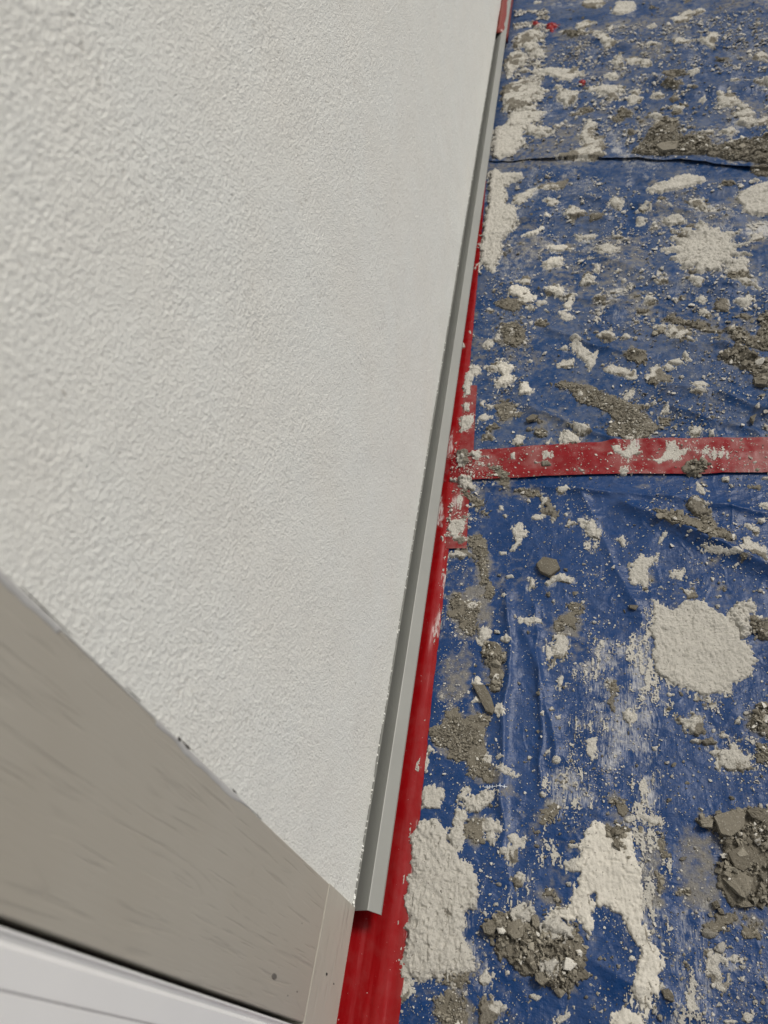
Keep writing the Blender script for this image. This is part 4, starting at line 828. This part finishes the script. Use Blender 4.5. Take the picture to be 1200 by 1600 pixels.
for n_, (k, pl, n, sm) in enumerate(SC):
    P = np.array([G(*p) for p in pl]); lo = P.min(0); hi = P.max(0); pts = lo+R.rand(n*5, 2)*(hi-lo)
    m = (sdf(pts[:, 0]+.02*fbm(pts[:, 0]*20, pts[:, 1]*20, 2, n_), pts[:, 1]+.03*fbm(pts[:, 0]*20, pts[:, 1]*20, 2, n_+4), P)+.03*R.rand(n*5) > .02) & (fbm(pts[:, 0]*22, pts[:, 1]*14, 3, 700+n_)+.35*R.rand(n*5) > .12) & (pts[:, 0] > .045)
    pts = pts[m][:n]; (aw if k == 'w' else ag).append(np.column_stack([pts, np.full(len(pts), sm)]))
for nm_, arr, mt_, at_, lb_ in (('plaster_specks', aw, M_CRUMB, 'dirt', 'thicker clusters of white plaster bits trodden into the sheets and cross tape'), ('mortar_grit', ag, M_GREY, 'tone', 'thicker clusters of grey mortar bits on the middle and far sheets')):
    arr = np.concatenate(arr); sz = np.clip(arr[:, 2]*R.lognormal(0, .6, len(arr)), .0005, .012)
    v, f, tn = chips(np.column_stack([arr[:, :2], base_h(arr[:, 0], arr[:, 1])+sz*.10]), sz, np.clip(R.normal(.45, .3, len(arr)), 0, 1))
    tag(mesh_np(nm_, v, tris=f, mat=mt_, smooth=False, attrs={at_: tn*(1 if at_ == 'tone' else .35)}), lb_, 'debris', kind='stuff')
# red scraps at the far end
for n_, (pts, lb) in enumerate([([(700,175),(730,165),(765,180),(745,190),(735,215),(700,205)], 'bigger crumpled red tape scrap near the top edge of the photo'), ([(610,150),(650,160),(640,180),(610,170)], 'smaller red tape scrap left of the crumpled one at the top'), ([(905,530),(940,530),(930,550),(905,548)], 'thin red tape fleck right of the white shreds by the wall')]):
    P = np.array([G(px, py) for px, py in T(*H, *pts)]); r = field(P, .0025, 'w', .012, 900+n_)
    c = P.mean(0); V, q, *_ = r; o = mesh_np('tape_scrap', V, quads=q, mat=M_RED, origin=(c[0], c[1], 0)); tag(o, lb, 'scrap')
# crayon tick marks  +-+-+-+  on the near sheet
def strokes(name, segs, wd, mat, label, cat):
    V = []; Q = []
    for a, b2 in segs:
        a = G(*a); b2 = G(*b2); dv = b2-a; L = np.linalg.norm(dv); nv = np.array([-dv[1], dv[0]])/L*wd
        k = 6; st = len(V)
        for j in range(k+1):
            p = a+dv*j/k
            for sgn in (-1, 1): pp = p+nv*sgn; V.append((pp[0], pp[1], float(base_h(pp[:1], pp[1:])[0])+.0006))
        for j in range(k): Q.append((st+2*j, st+2*j+2, st+2*j+3, st+2*j+1))
    tag(mesh_np(name, V, quads=Q, mat=mat), label, cat)
sg = [((A[0]+630/4, A[1]+130/4), (A[0]+775/4, A[1]+130/4))]
for x in (648, 664, 680, 708, 730, 755): sg.append(((A[0]+x/4, A[1]+118/4), (A[0]+x/4, A[1]+140/4)))
strokes('tick_marks', sg, .0005, M_MARK, 'small white row of tick marks drawn on the near sheet', 'marking')

# ------------------------------------------------------------------ plastic sheets
SMEAR = [(np.array([G(*p) for p in P]), k) for k, P, lb, h in SH if k in ('s', 'w', 'm', 'g', 'R')]
EXTRA = [('s', [(1050,1430),(1110,1400),(1120,1600),(1040,1600)]), ('g', [(1060,1310),(1110,1300),(1120,1420),(1070,1440)]), ('s', [(920,1100),(1000,1090),(1010,1180),(930,1200)]), ('g', [(700,930),(760,920),(770,1010),(720,1000)]),
         ('g', [(690,1040),(730,1010),(740,1100),(700,1110)]), ('s', [(900,1040),(960,1030),(980,1100),(910,1100)]), ('g', [(990,1310),(1030,1320),(1040,1420),(1000,1420)]), 
         ('s', [(960,210),(985,205),(985,250),(950,245)])]
SMEAR += [(np.array([G(*p) for p in P]), k) for k, P in EXTRA]
def axis_pts(lo, hi, f):
    a = [lo]
    while a[-1] < hi: a.append(a[-1]+f(a[-1]))
    return np.array(a)
def sheet(name, xs, ysf, mask_left, mask_near, lift, mat, label, lip=0):
    X, Y = np.meshgrid(xs, ysf, indexing='ij')
    if mask_near is not None:                        # shift the near rows on to the traced edge
        yn = np.interp(xs, mask_near[:, 0], mask_near[:, 1]); w_ = sst(.5, 0, (Y-ysf[0])/1.0)
        Y = Y+(yn[:, None]-ysf[0])*np.clip(1-(Y-ysf[0])/.5, 0, 1)
    Z = HS(X, Y)+lift
    if lip: e = Y-np.interp(X, mask_near[:, 0], mask_near[:, 1]); Z = Z+lip*sst(-.05, .30, X)*np.exp(-np.clip(e, 0, 9)/.02)*(.65+.5*fbm(X*12, X*0, 2, 71))
    film = np.zeros(X.shape); gr = np.zeros(X.shape)
    for P, k in SMEAR:
        lo = P.min(0)-.03; hi = P.max(0)+.03
        ii = np.where((xs > lo[0]) & (xs < hi[0]))[0]
        m = (X > lo[0]) & (X < hi[0]) & (Y > lo[1]) & (Y < hi[1])
        if not m.any(): continue
        x_, y_ = X[m], Y[m]; d = sdf(x_+.016*fbm(x_*32, y_*32, 4, 31), y_+.024*fbm(x_*32, y_*26, 4, 32), P)
        if k == 's': film[m] = np.maximum(film[m], sst(-.016, .012, d)*.55)
        elif k in ('w', 'm'): film[m] = np.maximum(film[m], sst(-.008, .003, d)*.42)
        else: gr[m] = np.maximum(gr[m], sst(-.014, .008, d)*.75)
    fa = sst(.9, 2.2, Y); gr += (.30+.35*fa)*sst(-.15, .4, fbm(X*7, Y*7, 4, 77)); film += (.22+.34*fa)*sst(-.05, .45, fbm(X*16, Y*9, 4, 78))
    ny_ = len(ysf); i, j = np.meshgrid(np.arange(len(xs)-1), np.arange(ny_-1), indexing='ij'); a = (i*ny_+j).ravel()
    q = np.stack([a, a+ny_, a+ny_+1, a+1], 1)
    o = mesh_np(name, np.stack([X, Y, Z], -1).reshape(-1, 3), quads=q, mat=mat, attrs={'film': film.ravel(), 'grime': gr.ravel()}); tag(o, label, 'sheeting'); return o
YT = float(G(900, 722)[1])
xs = axis_pts(.02, 1.6, lambda x: .0022 if x < .75 else .012)
sheet('plastic_sheet', xs, axis_pts(-.5, YT+.02, lambda y: .008 if y < 0 else .0022), None, None, 0, M_BLUE, 'near blue plastic sheet between the cross tape and the bottom of the photo')
xs = axis_pts(-.02, 1.9, lambda x: .0028 if x < .95 else .012)
near = np.array([G(p[0], p[1]) for p in ((700, 252), (790, 256), (880, 252), (1000, 252), (1110, 262), (1200, 272), (1500, 296))]); near[:, 1] -= 0
Y2 = near[:, 1].min()
sheet('plastic_sheet', xs, axis_pts(YT-.02, float(near[:, 1].max())+.12, lambda y: .0026+.0010*(y-1)), None, None, -.0012, M_BLUEF, 'middle blue plastic sheet between the cross tape and the far overlap edge')
sheet('plastic_sheet', axis_pts(-.02, 1.9, lambda x: .0045 if x < 1.1 else .015), axis_pts(float(near[:, 1].mean()), 7.5, lambda y: .0055 if y < 4.6 else .02), None, near[np.argsort(near[:, 0])], .0016, M_BLUEF, 'far dusty blue plastic sheet overlapping with a raised edge at the top', .010)

# ------------------------------------------------------------------ red tapes
def ribbon(name, left, right, mat, lift, label, nu=14, step=.006, wallside=False, film=None, seed=0, jag=0):
    """left / right: arrays of ground points of equal length, swept as one grid"""
    left = np.array(left, float); right = np.array(right, float)
    L = np.concatenate([[0], np.cumsum(np.linalg.norm(np.diff((left+right)/2, axis=0), axis=1))]); n = int(L[-1]/step)+2; u = np.linspace(0, L[-1], n)
    l = np.stack([np.interp(u, L, left[:, i]) for i in (0, 1)], 1); r = np.stack([np.interp(u, L, right[:, i]) for i in (0, 1)], 1)
    if jag:
        r[:, 0] += jag*fbm(u*60, u*0, 3, seed+2)
    w_ = np.linspace(0, 1, nu); X = l[:, None, 0]*(1-w_)+r[:, None, 0]*w_; Y = l[:, None, 1]*(1-w_)+r[:, None, 1]*w_
    Z = HS(X, Y)+lift+.0006*fbm(X*90, Y*14, 2, seed)
    if wallside: Z = Z+np.clip(.012-X, 0, 1)*.10+.0035*np.exp(-((X-.045)/.012)**2)*(.7+.6*fbm(X*0, Y*3, 2, 88))
    fm = (.42 if seed == 14 else .12)*sst(-.1, .5, fbm(X*20, Y*20, 3, seed+7))
    for P, k in SMEAR:
        if k not in ('s', 'w', 'm'): continue
        m = (X > P[:, 0].min()-.02) & (X < P[:, 0].max()+.02) & (Y > P[:, 1].min()-.02) & (Y < P[:, 1].max()+.02)
        if m.any(): fm[m] = np.maximum(fm[m], sst(-.008, .006, sdf(X[m], Y[m], P))*(.7 if k == 's' else .45))
    a = (np.arange(n-1)[:, None]*nu+np.arange(nu-1)[None]).ravel(); q = np.stack([a, a+1, a+nu+1, a+nu], 1)
    o = mesh_np(name, np.stack([X, Y, Z], -1).reshape(-1, 3), quads=q, mat=mat, attrs={'film': fm.ravel()}); tag(o, label, 'tape'); return o
re = [(612, 1760), (625, 1600), (640, 1450), (660, 1250), (676, 1090), (692, 950), (709, 800), (722, 680), (733, 590), (743, 480), (753, 370), (757, 315), (760, 285)]
Rr = np.array([G(*p, z=.004) for p in re]); Rr = np.concatenate([[[Rr[0, 0], -.8]], Rr]); Ll = Rr.copy(); Ll[:, 0] = -.035
ribbon('masking_tape', Ll, Rr, M_RED, .0030, 'long glossy red masking tape running along the foot of the wall', 40, .004, True, seed=3, jag=.0012)
P1 = [(722, 606), (716, 660), (712, 705), (705, 760), (702, 800), (698, 862)]; P2 = [(746, 606), (743, 660), (741, 706), (736, 760), (733, 800), (730, 862)]
ribbon('masking_tape', [G(*p) for p in P1], [G(*p) for p in P2], M_REDD, .0042, 'short dusty pale red tape laid over the long tape at the crossing', 16, .004, seed=9)
P1 = [(700, 716), (745, 709), (820, 704), (900, 697), (1000, 693), (1100, 690), (1200, 688), (1330, 686)]; P2 = [(690, 758), (745, 755), (820, 752), (900, 749), (1000, 747), (1100, 746), (1200, 743), (1330, 740)]
ribbon('masking_tape', [G(*p) for p in P1], [G(*p) for p in P2], M_REDX, .0056, 'red cross tape joining two blue sheets at a right angle to the wall', 24, .004, seed=14)
# orange red tape stuck on the far end of the profile
y0 = G(780, 58, .05)[1]
bm = bmesh.new(); sweep(bm, [(-.01, .0665, 0), (.0215, .0685, 0), (.0440, .0400, 0), (.0440, .020, 0), (.0425, .020, 0), (.020, .066, 0), (-.01, .065, 0)], y0, 6.5, 60)
rr = random.Random(2)
for v_ in bm.verts: v_.co += Vector((rr.uniform(-.0008, .0008), 0, rr.uniform(-.0008, .0008)))
bmesh.ops.recalc_face_normals(bm, faces=bm.faces); tag(bm_obj('masking_tape', bm, M_ORANGE, smooth=True), 'orange red tape stuck over the far end of the grey profile', 'tape')
